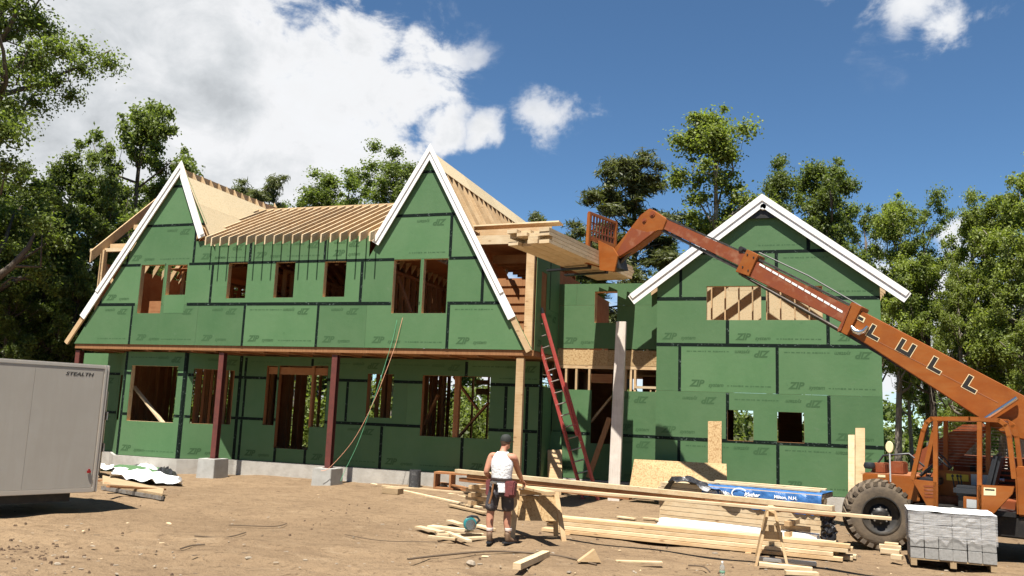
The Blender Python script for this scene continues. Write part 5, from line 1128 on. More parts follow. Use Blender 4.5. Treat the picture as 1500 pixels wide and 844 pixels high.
# ------------------------------------------------------------------ block pallet
A0, A1 = on(1334, 827, 0), on(1462, 839, 0); A2 = on(1323, 812, 0)
pa_ = unit(V3(A1[0]-A0[0], A1[1]-A0[1], 0)); pw = np.array([-pa_[1], pa_[0], 0]); PLn = float(np.hypot(A1[0]-A0[0], A1[1]-A0[1])); PWd = 1.0; A0 = V3(A0[0], A0[1], 0)
PAL = thing('block_pallet', A0+pa_*.6, 'pallet of grey concrete blocks under torn clear stretch film', 'block pallet')
for s in (.04, .5, .96): mb = MB(); mb.beam(A0+pa_*(PLn*s)+EZ*.06, A0+pa_*(PLn*s)+pw*PWd+EZ*.06, .09, .09); mb.build('pallet_bearer', 'pallet_wood', PAL)
for k in range(6): mb = MB(); q = A0+pw*(.06+k*(PWd-.12)/5)+EZ*.117; mb.beam(q, q+pa_*PLn, .10, .02); mb.build('pallet_slat', 'pallet_wood', PAL)
nbx, nby, nbz = 6, 3, 4; bw, bdp, bh = PLn/nbx, PWd/nby, .182
bme = None
for z in range(nbz):
    for j in range(nby):
        for i in range(nbx):
            if 0 < i < nbx-1 and j > 0 and z < nbz-1: continue
            mb = MB(); o_ = A0+pa_*(i*bw)+pw*(j*bdp)+EZ*(.128+z*bh)+pa_*random.uniform(-.006, .006)+pw*random.uniform(-.008, .008); g_ = .004
            mb.hexa([o_+pa_*g_+pw*g_, o_+pa_*(bw-g_)+pw*g_, o_+pa_*(bw-g_)+pw*(bdp-g_), o_+pa_*g_+pw*(bdp-g_), o_+pa_*g_+pw*g_+EZ*(bh-.006), o_+pa_*(bw-g_)+pw*g_+EZ*(bh-.006), o_+pa_*(bw-g_)+pw*(bdp-g_)+EZ*(bh-.006), o_+pa_*g_+pw*(bdp-g_)+EZ*(bh-.006)]); mb.build('concrete_block', 'block_concrete', PAL, bevel=.006)
r = np.random.default_rng(21); mb = MB(); per = []; 
for (a_, b_) in (((-.015, -.015), (PLn+.015, -.015)), ((PLn+.015, -.015), (PLn+.015, PWd+.015)), ((PLn+.015, PWd+.015), (-.015, PWd+.015)), ((-.015, PWd+.015), (-.015, -.015))):
    for t in np.linspace(0, 1, 15)[:-1]: per.append((a_[0]+(b_[0]-a_[0])*t, a_[1]+(b_[1]-a_[1])*t))
vs = []; H = .128+nbz*bh; lev = [.44, .48, .52, .58, .64, .70, .76, .82, H+.012]
for li, z in enumerate(lev):
    for k, (x_, y_) in enumerate(per):
        q = A0+pa_*x_+pw*y_+EZ*(z+(r.normal(0, .045) if li == 0 else r.normal(0, .006))); c_ = A0+pa_*PLn/2+pw*PWd/2; d_ = q-c_; d_[2] = 0; vs.append(q+unit(d_)*r.uniform(0, .010))
m = len(per); fs = [(i*m+k, i*m+(k+1) % m, (i+1)*m+(k+1) % m, (i+1)*m+k) for i in range(len(lev)-1) for k in range(m)]; mb.add(vs, fs); mb.build('stretch_film', 'stretch_film', PAL)
mb = MB(); vs = []; r = np.random.default_rng(22)
for i in range(13):
    for j in range(11): vs.append(A0+pa_*(-.02+(PLn+.04)*i/12)+pw*(-.02+(PWd+.04)*j/10)+EZ*(H+.014+abs(r.normal(0, .010))))
fs = [(i*11+j, (i+1)*11+j, (i+1)*11+j+1, i*11+j+1) for i in range(12) for j in range(10)]; off = len(vs); vs += [q-EZ*.004 for q in vs]; fs += [tuple(q+off for q in f[::-1]) for f in fs]; mb.add(vs, fs); mb.build('top_cover', 'white_wrap', PAL)
for k, (p, q) in enumerate((((1290, 806), (1318, 809)), ((1288, 800), (1320, 803)), ((1306, 815), (1322, 817)), ((1296, 797), (1316, 799)))): board(on(*p, .04+.02*k), on(*q, .04+.02*k), .14, .07, 'pale_spruce', ['pale offcut at the front between tyre and block pallet', 'pale offcut in the middle between tyre and block pallet', 'short pale offcut against the pallet foot', 'pale offcut at the back between tyre and block pallet'][k], 'offcut', 'offcuts between tyre and pallet', name='offcut')
# ------------------------------------------------------------------ scraps, saw, bottle
scr = [((612, 772), (648, 780), .05, .14, 'white end offcut at the left of the scrap heap by the saw'), ((630, 771), (690, 778), .08, .2, 'broad white offcut under the teal saw'), ((640, 784), (708, 783), .04, .09, 'long pale offcut along the front of the scrap heap'), ((655, 780), (688, 793), .06, .09, 'pale offcut slanting at the front of the scrap heap'), ((676, 789), (712, 788), .03, .09, 'pale offcut nearest the left boot'),
       ((658, 763), (676, 769), .06, .14, 'tan offcut standing out behind the teal saw'), ((700, 770), (722, 776), .05, .14, 'tan offcut between saw and left boot'), ((628, 786), (668, 790), .02, .09, 'thin pale offcut lying flat before the scrap heap')]
for (p, q, z, w, lb_) in scr: board(on(*p, z), on(*q, z), w, .04, 'pale_spruce', lb_, 'offcut', 'offcuts heaped by the saw', name='offcut')
board(on(757, 830, .05), on(800, 811, .05), .12, .09, 'pale_spruce', 'square cut block lying alone before the worker', 'block', name='offcut')
a = on(845, 823, 0); mb = MB(); mb.prism([a+V3(0, 0, .02), a+V3(.32, .12, .02), a+V3(.22, .10, .2)], V3(.05, -.10, 0)); tag(mb.build('offcut', 'spruce'), 'wedge shaped offcut at the end of the dark stick', 'offcut')
board(on(902, 822, .02), on(970, 824, .02), .1, .025, 'pale_spruce', 'thin pale strip lying alone on the sand', 'offcut', name='offcut')
for k, (p, q, m) in enumerate((((1108, 818), (1196, 826), 'aluminium'), ((1112, 826), (1190, 834), 'pale_spruce'), ((1150, 838), (1198, 841), 'pale_spruce'))): board(on(*p, .06-.015*k), on(*q, .05-.015*k), .12, .05, m, ['pale metal strip under the bare sawhorse', 'pale board behind the feet of the bare sawhorse', 'flat offcut at the right foot of the bare sawhorse'][k], 'offcut', name='offcut')
for k in range(4):
    p = [(905, 757), (942, 759), (1000, 790), (960, 762)][k]; a = on(*p, .04); board(a, a+unit(V3(1, .3*k-.4, 0))*.45, .12, .03, 'pale_spruce', ['pale offcut left of the bundle on the sand', 'second pale offcut near the bundle corner', 'pale offcut lying over the low pile', 'pale offcut touching the bundle corner'][k], 'offcut', name='offcut')
def stick(pts, r0, label, name='stick', m='twig_wood'): mb = MB(); mb.tube(spline([on(u, v, .012) for u, v in pts], 6), r0, 5); tag(mb.build(name, m, smooth=True), label, 'stick')
stick([(597, 819), (650, 813), (722, 807.5), (800, 812), (833, 817), (874, 827)], .016, 'long dark stick lying on the sand before the worker')
stick([(264, 804), (281, 799), (300, 797.5)], .012, 'short dark twig in the sand at the left'); stick([(285, 785), (330, 787), (360, 780)], .010, 'thin curved twig in the sand left of centre'); stick([(335, 769), (400, 771), (420, 767)], .009, 'thin straight twig below the second post'); stick([(505, 783), (560, 792), (640, 794)], .007, 'thin wire lying on the sand left of the scraps', 'wire'); stick([(1008, 828), (1030, 830), (1040, 838)], .012, 'forked pale twig on the sand right of centre')
for k in range(2): pass
mb = MB(); c = on(690, 826, .03); mb.lathe([(0, -.05), (.05, -.03), (.075, .0), (.05, .04), (0, .055)], c, (0.2, .1, 1), (1, 0, 0), 9); tag(mb.build('stone', 'stone'), 'fist sized brown stone on the sand before the worker', 'stone')
def saw():
    p = on(688, 777, .13); t = thing('circular_saw', p, 'teal circular saw resting on the white offcuts', 'circular saw'); ax = unit(V3(.55, -.8, .10)); rf = np.cross(ax, EZ); q = p+EZ*.11
    mb = MB(); mb.lathe([(0, .04), (.10, .035), (.115, .02), (.115, -.03), (.09, -.05), (0, -.06)], q, ax, rf, 22); mb.build('blade_guard', 'saw_teal', t, smooth=True)
    mb = MB(); mb.lathe([(0, .055), (.088, .055), (.088, .043), (0, .043)], q-EZ*.015, ax, rf, 24); mb.build('saw_blade', 'bright_steel', t)
    mb = MB(); mb.tube([q+rf*.02-ax*.05, q+rf*.02-ax*.2], [.062, .055], 14); mb.build('motor', 'saw_teal', t, smooth=True)
    mb = MB(); mb.tube([q-rf*.10+EZ*.0, q-rf*.17+EZ*.06, q-rf*.12+EZ*.12, q-rf*.02+EZ*.13, q+rf*.06+EZ*.10], .022, 8); mb.build('handle', 'black_vinyl', t, smooth=True)
    mb = MB(); b_ = p+EZ*.012; mb.prism([b_-rf*.15-ax*.1, b_+rf*.16-ax*.1, b_+rf*.16+ax*.07, b_-rf*.15+ax*.07], EZ*.006); mb.build('shoe', 'worn_steel', t)
saw()
def bottle():
    p = on(1058, 849, 0); t = thing('water_bottle', p, 'clear plastic water bottle standing at the bottom edge', 'bottle')
    mb = MB(); mb.lathe([(0, .0), (.035, 0), (.037, .02), (.034, .05), (.037, .08), (.034, .12), (.037, .155), (.034, .175), (.014, .215), (.013, .232)], p, EZ, (1, 0, 0), 18); mb.build('bottle_body', 'clear_plastic', t, smooth=True)
    mb = MB(); mb.lathe([(.0365, .085), (.0385, .088), (.0385, .118), (.0365, .121)], p, EZ, (1, 0, 0), 18); mb.build('label_band', 'bottle_label', t, smooth=True)
    mb = MB(); mb.lathe([(0, .245), (.015, .245), (.015, .222)], p, EZ, (1, 0, 0), 12); mb.build('cap', 'decal_white', t)
bottle()
# small litter of chips and pebbles that nobody could count
def litter():
    mb = MB(); r = np.random.default_rng(31)
    for k in range(420):
        u, v = r.uniform(0, 1500), 712+130*r.uniform(0, 1)**.7
        if u < 300 and v < 760: continue
        p = PZ(u, v, 0); z = gz(p[0], p[1]); s = r.uniform(.005, .017)*(2.0 if r.random() < .06 else 1); a = r.uniform(0, math.pi); d = np.array([math.cos(a), math.sin(a), 0]); e = np.array([-d[1], d[0], 0]); l_ = s*r.uniform(1, 3.2); c = V3(p[0], p[1], z+.004)
        h = s*.6; mb.hexa([c-d*l_-e*s, c+d*l_-e*s, c+d*l_+e*s, c-d*l_+e*s, c-d*l_*.7-e*s*.7+EZ*h, c+d*l_*.6-e*s*.7+EZ*h, c+d*l_*.7+e*s*.6+EZ*h, c-d*l_*.8+e*s*.7+EZ*h], 0 if r.random() < .6 else (1 if r.random() < .22 else 2))
    o = mb.build('ground_litter', ['stone', 'pale_spruce', 'twig_wood']); tag(o, 'small stones, chips and twigs scattered over the sandy yard', 'litter', kind='stuff')
litter()
def clods():
    mb = MB(); r = np.random.default_rng(33)
    for k in range(190):
        if k < 110: u, v = r.normal(35, 45), r.normal(812, 7)
        elif k < 140: u, v = r.normal(505, 40), r.normal(758, 8)
        else: u, v = r.uniform(0, 1250), r.uniform(735, 842)
        if v < 725: continue
        p = PZ(u, v, 0); c = V3(p[0], p[1], gz(p[0], p[1])+.004); s = r.uniform(.010, .034); a = r.uniform(0, 6.28); ring = []
        n = 6; vs = [c+V3(math.cos(a+i*1.047)*s*r.uniform(.7, 1.3), math.sin(a+i*1.047)*s*r.uniform(.7, 1.3), -.01) for i in range(n)]+[c+V3(math.cos(a+i*1.047)*s*.6, math.sin(a+i*1.047)*s*.6, s*r.uniform(.4, .8)) for i in range(n)]
        mb.add(vs, [(i, (i+1) % n, n+(i+1) % n, n+i) for i in range(n)]+[tuple(range(n, 2*n))])
    o = mb.build('dirt_clods', 'damp_dirt'); tag(o, 'crumbled clods of darker damp dirt on the sand', 'clods', kind='stuff')
clods()

# ------------------------------------------------------------------ worker
def skin(name, nodes, edges, m, parent=None, levels=2, root=0, origin=None):
    me = bpy.data.meshes.new(name); me.from_pydata([tuple(n[0]) for n in nodes], edges, []); o = bpy.data.objects.new(name, me); COL.objects.link(o)
    sk = o.modifiers.new('skin', 'SKIN'); sk.use_smooth_shade = True; sk.branch_smoothing = .6
    for i, n in enumerate(nodes): r = n[1] if hasattr(n[1], '__len__') else (n[1], n[1]); me.skin_vertices[0].data[i].radius = r; me.skin_vertices[0].data[i].use_root = (i == root)
    ss = o.modifiers.new('sub', 'SUBSURF'); ss.levels = levels; ss.render_levels = levels
    dg = bpy.context.evaluated_depsgraph_get(); me2 = bpy.data.meshes.new_from_object(o.evaluated_get(dg)); bpy.data.objects.remove(o); bpy.data.meshes.remove(me)
    mb = MB(); mb.v = [tuple(v.co) for v in me2.vertices]; mb.f = [tuple(p.vertices) for p in me2.polygons]; mb.mi = [0]*len(mb.f); bpy.data.meshes.remove(me2)
    ob = mb.build(name, m, parent, smooth=True); return ob
def loft(name, rings, m, parent, n=28, thick=0.0, wr=0.0, seed=1):
    """rings: centre, half width, half depth along (right, forward)"""
    r = np.random.default_rng(seed); mb = MB(); vs = []
    for (c, rx, ry, ax) in rings:
        fx = np.array([-ax[1], ax[0], 0])
        for k in range(n):
            t = 2*math.pi*k/n; q = 1+wr*math.sin(5*t+c[2]*40)+r.normal(0, wr*.4); vs.append(np.array(c)+ax*math.cos(t)*rx*q+fx*math.sin(t)*ry*q)
    fs = [(i*n+k, i*n+(k+1) % n, (i+1)*n+(k+1) % n, (i+1)*n+k) for i in range(len(rings)-1) for k in range(n)]
    mb.add(vs, fs); o = mb.build(name, m, parent, smooth=True)
    md = o.modifiers.new('thick', 'SOLIDIFY'); md.thickness = .006; md.offset = 0; s2 = o.modifiers.new('sub', 'SUBSURF'); s2.levels = 1; s2.render_levels = 1
    return o
def worker():
    base = on(731, 796, 0); CR = V3(math.cos(YAW), -math.sin(YAW), 0); CF = V3(math.sin(YAW), math.cos(YAW), 0)
    yaw = math.radians(-24); R_ = CR*math.cos(yaw)+CF*math.sin(yaw); F_ = -CR*math.sin(yaw)+CF*math.cos(yaw)   # turned a little to his right
    def q(r, f, z): return base+CR*r+CF*f+EZ*z
    t = thing('person', base, 'man in white tank top, dark cap, dark shorts and tool belt working at the sawhorse', 'person')
    hipL, hipR = q(-.095, 0, .93), q(.10, .02, .93); kL, kR = q(-.165, .05, .50), q(.125, .08, .50); aL, aR = q(-.165, -.01, .10), q(.15, .02, .10)
    pel, wai, che, nb = q(0, 0, .98), q(.0, .01, 1.12), q(.0, .03, 1.32), q(.005, .07, 1.485)
    shL, shR = che-R_*.205+EZ*.125+F_*.01, che+R_*.205+EZ*.115+F_*.02; elL, wrL = q(-.27, .05, 1.15), q(-.17, .27, 1.03)
    elR, wrR = q(.27, .16, 1.20), q(.345, .36, 1.04)
    hd = q(.055, .13, 1.64); up = unit(q(.07, .09, 1.7)-nb); fc = unit(F_*.80+CR*.35-EZ*.55)
    nodes = [(pel, (.16, .125)), (wai, (.15, .115)), (che, (.175, .125)), (q(.0, .05, 1.42), (.145, .10)), (nb, .072), (q(.02, .095, 1.545), .064), (hd-EZ*.01, (.078, .092)), (hd+EZ*.075-fc*.01, (.066, .082)), (hd+EZ*.115-fc*.015, (.04, .05)),
             (hipL, .10), (kL, .070), (kL-EZ*.14-F_*.02, .070), (aL, .046), (q(-.16, .10, .05), .04),
             (hipR, .10), (kR, .070), (kR-EZ*.14-F_*.02, .070), (aR, .046), (q(.17, .12, .05), .04),
             (shL, .074), ((shL+elL)/2, .062), (elL, .050), ((elL+wrL)/2, .050), (wrL, .034), (wrL+unit(wrL-elL)*.07, (.040, .022)),
             (shR, .074), ((shR+elR)/2, .062), (elR, .050), ((elR+wrR)/2, .050), (wrR, .034), (wrR+unit(CR*.5+CF*.6-EZ*.7)*.07, (.040, .022)),
             (hd+fc*.105-EZ*.015, .016), (hd+np.cross(fc, EZ)*.083-fc*.012-EZ*.01, (.012, .026)), (hd-np.cross(fc, EZ)*.083-fc*.012-EZ*.01, (.012, .026))]
    edges = [(0, 1), (1, 2), (2, 3), (3, 4), (4, 5), (5, 6), (6, 7), (7, 8), (0, 9), (9, 10), (10, 11), (11, 12), (12, 13), (0, 14), (14, 15), (15, 16), (16, 17), (17, 18),
             (3, 19), (19, 20), (20, 21), (21, 22), (22, 23), (23, 24), (3, 25), (25, 26), (26, 27), (27, 28), (28, 29), (29, 30), (6, 31), (6, 32), (6, 33)]
    for (ip, fd, side) in ((24, unit(wrL-elL), -1), (30, unit(CR*.5+CF*.6-EZ*.7), 1)):
        p = nodes[ip][0]; sd = unit(np.cross(fd, EZ))*1.0; dn = unit(np.cross(sd, fd)); dn = dn if dn[2] < 0 else -dn
        for k, (o_, l_) in enumerate(((-.030, .062), (-.010, .072), (.010, .068), (.030, .054))):
            i = len(nodes); b_ = p+sd*o_+fd*.025; m_ = b_+fd*l_*.5+dn*.012; e_ = m_+fd*l_*.35+dn*.035
            nodes += [(b_, .0105), (m_, .0095), (e_, .008)]; edges += [(ip, i), (i, i+1), (i+1, i+2)]
        i = len(nodes); th = p-fd*.035-sd*.040*side+dn*.012; nodes += [(th, .012), (th+fd*.045-sd*.015*side+dn*.015, .010)]; edges += [(ip, i), (i, i+1)]
    body = skin('body', nodes, edges, 'skin', t)
    rg = [(q(.0, -.005, .84), .190, .152, R_), (q(.0, .0, .90), .192, .152, R_), (q(0, 0, .98), .186, .148, R_), (q(0, .005, 1.04), .172, .140, R_), (q(0, .005, 1.12), .176, .140, R_), (q(0, .01, 1.21), .190, .146, R_), (q(0, .02, 1.30), .200, .150, R_), (q(.0, .03, 1.37), .190, .146, R_), (q(.0, .04, 1.43), .158, .132, R_), (q(.0, .05, 1.475), .125, .112, R_), (q(.004, .06, 1.515), .088, .092, R_)]
    loft('tank_top', rg, 'white_cloth', t, wr=.018)
    sh = skin('shorts', [(q(0, 0, .93), (.165, .128)), (q(-.10, .0, .88), (.118, .12)), (q(-.15, .04, .64), (.112, .118)), (q(-.168, .045, .50), (.110, .118)), (q(.10, .02, .88), (.118, .12)), (q(.12, .065, .64), (.112, .118)), (q(.128, .075, .50), (.110, .118))], [(0, 1), (1, 2), (2, 3), (0, 4), (4, 5), (5, 6)], 'dark_shorts', t)
    rgb = [(q(0, 0, 1.03), .186, .154, R_), (q(0, 0, 1.08), .184, .152, R_)]
    loft('tool_belt', [(c, a_+.006, b_+.006, x) for c, a_, b_, x in rgb]+[(c, a_-.006, b_-.006, x) for c, a_, b_, x in rgb[::-1]], 'belt_leather', t)
    def pouch(o_, w, h, d, m, nm):
        mb = MB(); c = base+o_; u_ = unit(R_); v_ = F_; mb.hexa([c-u_*w*.42-v_*d/2-EZ*h, c+u_*w*.42-v_*d/2-EZ*h, c+u_*w*.42+v_*d/2-EZ*h, c-u_*w*.42+v_*d/2-EZ*h, c-u_*w/2-v_*d/2, c+u_*w/2-v_*d/2, c+u_*w/2+v_*d/2, c-u_*w/2+v_*d/2]); return mb.build(nm, m, t, bevel=.022)
    pouch(R_*.20-F_*.06+EZ*1.04, .20, .27, .15, 'pouch_leather', 'tool_pouch'); pouch(R_*.24-F_*.12+EZ*.98, .13, .18, .08, 'pouch_leather', 'tool_pouch'); pouch(-R_*.21+F_*.0+EZ*1.04, .11, .28, .17, 'pouch_leather', 'tool_pouch'); pouch(-R_*.03-F_*.175+EZ*1.0, .10, .10, .05, 'belt_leather', 'hammer_loop')
    mb = MB(); h0 = base-R_*.05-F_*.215+EZ*.99; mb.tube([h0, h0-EZ*.18-R_*.02, h0-EZ*.33-R_*.06], [.016, .018, .020], 8); hm = mb.build('hammer_handle', 'stud_wood', t, smooth=True); mb = MB(); mb.beam(h0+EZ*.015-R_*.06, h0+EZ*.015+R_*.06, .03, .035); mb.build('hammer_head', 'worn_steel', t, bevel=.005)
    for (a_, toe, kn) in ((aL, unit(F_*.9-R_*.25), kL), (aR, unit(F_*.9+R_*.35), kR)):
        ft = V3(a_[0], a_[1], base[2]); loft('sock', [(ft+EZ*.20, .056, .062, R_), (ft+EZ*.235, .058, .064, R_), (ft+EZ*.255, .060, .064, R_)], 'sock_cloth', t, n=16)
        sd = np.array([-toe[1], toe[0], 0])
        bt = skin('boot', [(ft-toe*.02+EZ*.21, (.062, .066)), (ft-toe*.015+EZ*.12, (.056, .066)), (ft-toe*.01+EZ*.06, (.052, .06)), (ft+toe*.10+EZ*.045, (.052, .042)), (ft+toe*.19+EZ*.035, (.048, .032)), (ft-toe*.075+EZ*.04, (.045, .04))], [(0, 1), (1, 2), (2, 3), (3, 4), (2, 5)], 'boot_leather', t)
        mb = MB(); o_ = [(-.11, .035), (-.04, .046), (.08, .05), (.18, .05), (.235, .025), (.235, -.025), (.18, -.05), (.08, -.05), (-.04, -.046), (-.11, -.035)]; mb.prism([ft+toe*x+sd*y+EZ*.002 for x, y in o_], EZ*.024); mb.build('boot_sole', 'black_vinyl', bt)
    ca = unit(EZ*.9-fc*.12+up*.2); c = hd+EZ*.045-fc*.012; mb = MB(); mb.lathe([(.101, -.01), (.103, .02), (.096, .06), (.075, .095), (.04, .112), (0, .116)], c, ca, fc, 26, sy=.86); cp_ = mb.build('cap', 'dark_cap', t, smooth=True)
    sdv = unit(np.cross(fc, ca)); mb = MB(); fl = unit(fc-ca*(fc@ca)); o_ = [fl*.09+sdv*(-.075), fl*.15+sdv*(-.06), fl*.185, fl*.15+sdv*.06, fl*.09+sdv*.075]; mb.prism([c+x-ca*.004-EZ*.02*(1 if i in (1, 2, 3) else 0) for i, x in enumerate(o_)], ca*.006); mb.build('cap_brim', 'dark_cap', t)
    mb = MB(); mb.lathe([(.092, -.05), (.096, -.02), (.1, .0)], c-fc*.006, ca, fc, 22, sy=.84); mb.build('hair', 'hair', t, smooth=True)
worker()

# ------------------------------------------------------------------ trees
def leaf_cloud(clumps, n, size, r, flat=.75, droop=.15, aspect=.62):
    """clumps: rows of x, y, z, radius. Leaf quads scattered in each clump's shell"""
    cl = np.array(clumps); w = cl[:, 3]**2; idx = r.choice(len(cl), n, p=w/w.sum()); c = cl[idx]
    d = r.normal(0, 1, (n, 3)); d /= np.linalg.norm(d, axis=1)[:, None]; rad = c[:, 3]*np.minimum(np.abs(r.normal(.55, .42, n)), 1.7)
    p = c[:, :3]+d*rad[:, None]*np.array([1, 1, flat])
    nrm = d*.6+np.array([0, 0, .45])+r.normal(0, .65, (n, 3)); nrm /= np.linalg.norm(nrm, axis=1)[:, None]
    t = r.normal(0, 1, (n, 3)); t -= nrm*(t*nrm).sum(1)[:, None]; t /= np.linalg.norm(t, axis=1)[:, None]; b = np.cross(nrm, t)
    s = size*r.uniform(.55, 1.25, n)[:, None]; k = nrm*s*.22
    V = np.stack([p-t*s, p-b*s*aspect+k*0, p+t*s-k, p+b*s*aspect], 1).reshape(-1, 3)
    return V
def mesh_quads(name, V, m):
    me = bpy.data.meshes.new(name); nv = len(V); nf = nv//4; me.vertices.add(nv); me.vertices.foreach_set('co', V.astype(np.float32).ravel())
    me.loops.add(nv); me.loops.foreach_set('vertex_index', np.arange(nv, dtype=np.int32)); me.polygons.add(nf); me.polygons.foreach_set('loop_start', np.arange(0, nv, 4, dtype=np.int32)); me.polygons.foreach_set('loop_total', np.full(nf, 4, dtype=np.int32)); me.update(); me.validate(); me.materials.append(MATS[m]); return me
def branch_path(a, b, r, bend=.12, n=5):
    a = np.array(a, float); b = np.array(b, float); L = np.linalg.norm(b-a); off = r.normal(0, 1, 3)*L*bend
    return [a*(1-t)+b*t+off*math.sin(math.pi*t)-np.array([0, 0, 1])*L*.10*math.sin(math.pi*t) for t in np.linspace(0, 1, n)]
ARCH = {}
def make_arch(key, kind, H, seed, leafm, barkm, n_leaf, leaf=.17):
    r = np.random.default_rng(seed); mb = MB(); cl = []
    lean_ = r.normal(0, .02, 2)*H
    def axis(z): t = z/H; return np.array([lean_[0]*t*t+.012*H*math.sin(t*5+seed), lean_[1]*t*t+.012*H*math.cos(t*4+seed), z])
    tr = {'broad': .026, 'tall': .017, 'dense': .022, 'pine': .018, 'spruce': .016}[kind]*H
    zs = np.linspace(0, H*.93, 9); mb.tube([axis(z) for z in zs], [tr*(1-.86*(z/H))*(1.25 if z == 0 else 1) for z in zs], 8)
    if kind in ('broad', 'tall', 'dense'):
        zlo, zmax, rad = {'broad': (.30, .98, .23), 'tall': (.40, 1.0, .135), 'dense': (.06, .98, .26)}[kind]
        nb = {'broad': 27, 'tall': 22, 'dense': 44}[kind]
        for i in range(nb):
            t = (i+r.uniform(.1, .9))/nb; z = H*(zlo+(zmax-zlo)*t); env = math.sin(math.pi*min(1, (.16+t*.86)))**.65 if kind != 'dense' else (1-t**2.4)**.6*.95+.12
            a = i*2.4+r.normal(0, .5); ro = H*rad*env*r.uniform(.35, 1.2); e = axis(z)+np.array([math.cos(a)*ro, math.sin(a)*ro, H*r.uniform(-.01, .05)]); s = axis(max(z-H*.10*r.uniform(.6, 1.4), H*zlo*.8))
            pth = branch_path(s, e, r); k0 = tr*(.42-.26*t); mb.tube(pth, [k0, k0*.8, k0*.6, k0*.42, k0*.2], 5)
            for q in range(r.integers(4, 9)):
                f = r.uniform(.5, 1.12); c = pth[0]*(1-f)+pth[-1]*f+r.normal(0, H*.030, 3); cl.append((*c, H*r.uniform(.014, .044)))
                if q < 2: mb.tube(branch_path(pth[2], c, r, .2, 3), [k0*.3, k0*.2, k0*.08], 4)
    elif kind == 'pine':
        for i in range(40):
            t = (i+r.uniform(0, 1))/40; z = H*(.34+.64*t); ro = H*(.20*(1-t)**.6+.05)*r.uniform(.5, 1.15); a = i*2.4+r.normal(0, .4); e = axis(z)+np.array([math.cos(a)*ro, math.sin(a)*ro, H*.03*r.uniform(.2, 1.6)]); pth = branch_path(axis(z-H*.015), e, r, .06); mb.tube(pth, [tr*.25, tr*.2, tr*.15, tr*.1, tr*.05], 4)
            for q in range(r.integers(4, 7)): f = r.uniform(.45, 1.08); c = pth[0]*(1-f)+pth[-1]*f+r.normal(0, H*.018, 3); cl.append((*c, H*r.uniform(.018, .038)))
    else:
        for i in range(60):
            t = (i+.5)/60; z = H*(.08+.9*t); ro = H*.15*(1-t)**.9+H*.012; a = i*2.4; e = axis(z)+np.array([math.cos(a)*ro, math.sin(a)*ro, -H*.01]); mb.tube([axis(z), e], [tr*.2, tr*.05], 4)
            for q in range(4): f = r.uniform(.3, 1.05); cl.append((*(axis(z)*(1-f)+e*f+r.normal(0, H*.01, 3)), H*r.uniform(.014, .026)))
    V = leaf_cloud(cl, n_leaf, leaf, r, .8 if kind != 'pine' else .55, aspect=.62 if kind not in ('pine', 'spruce') else .16)
    crown = mesh_quads('crown', V, leafm); tm = bpy.data.meshes.new('trunk'); tm.from_pydata(mb.v, [], mb.f); tm.polygons.foreach_set('use_smooth', [True]*len(tm.polygons)); tm.materials.append(MATS[barkm])
    ARCH[key] = (tm, crown, H)
make_arch('oak1', 'broad', 14, 1, 'oak_leaf', 'bark', 66690, 0.078); make_arch('oak2', 'broad', 14, 2, 'oak_leaf', 'bark', 61560, 0.078); make_arch('oak3', 'broad', 14, 8, 'bright_leaf', 'pale_bark', 69255, 0.078)
make_arch('tall1', 'tall', 16, 3, 'oak_leaf', 'pale_bark', 43605, 0.081); make_arch('tall2', 'tall', 16, 4, 'bright_leaf', 'pale_bark', 43605, 0.081); make_arch('tall3', 'tall', 16, 9, 'oak_leaf', 'bark', 38475, 0.081)
make_arch('dense1', 'dense', 11, 5, 'dark_leaf', 'bark', 79515, 0.071); make_arch('dense2', 'dense', 11, 6, 'oak_leaf', 'bark', 79515, 0.071); make_arch('dense3', 'dense', 10, 10, 'oak_leaf', 'bark', 71145, 0.071)
make_arch('pine', 'pine', 15, 7, 'pine_needle', 'bark', 42000, .19); make_arch('spruce', 'spruce', 12, 12, 'pine_needle', 'bark', 26000, .16)
make_arch('near', 'broad', 18, 23, 'oak_leaf', 'bark', 70000, .062)
def tree(arch, u, vtop, Y, label, group, rot=0.0, wide=1.0, kind='tree'):
    q = P(u, vtop, Y); tm, cm, H = ARCH[arch]; s = (q[2]+.05)/H*(.94 if arch[:4] in ('oak1', 'oak2', 'oak3', 'tall') else .965); t = thing(kind, V3(q[0], Y, -.05), label, 'tree', group)
    for nm, me in (('trunk', tm), ('crown', cm)):
        o = bpy.data.objects.new(nm, me); COL.objects.link(o); o.parent = t; o.rotation_euler = (0, 0, rot); o.scale = (s*wide, s*wide, s)
    return t
ORD = ['leftmost', 'second from the left', 'third from the left', 'fourth from the left', 'fifth from the left', 'sixth from the left', 'seventh from the left', 'eighth from the left', 'ninth from the left', 'tenth from the left', 'eleventh from the left', 'twelfth from the left', 'rightmost']
def ordered(rows): k = sorted(range(len(rows)), key=lambda i: rows[i][1]); return [(r_, ORD[k.index(i)] if i != k[-1] else 'rightmost') for i, r_ in enumerate(rows)]
GL, GB, GR = 'dark trees behind the trailer', 'trees beyond the middle of the house', 'trees standing right of and behind the garage'
LBL = 'dark leafy tree in the dense wood behind the trailer and the left gable'
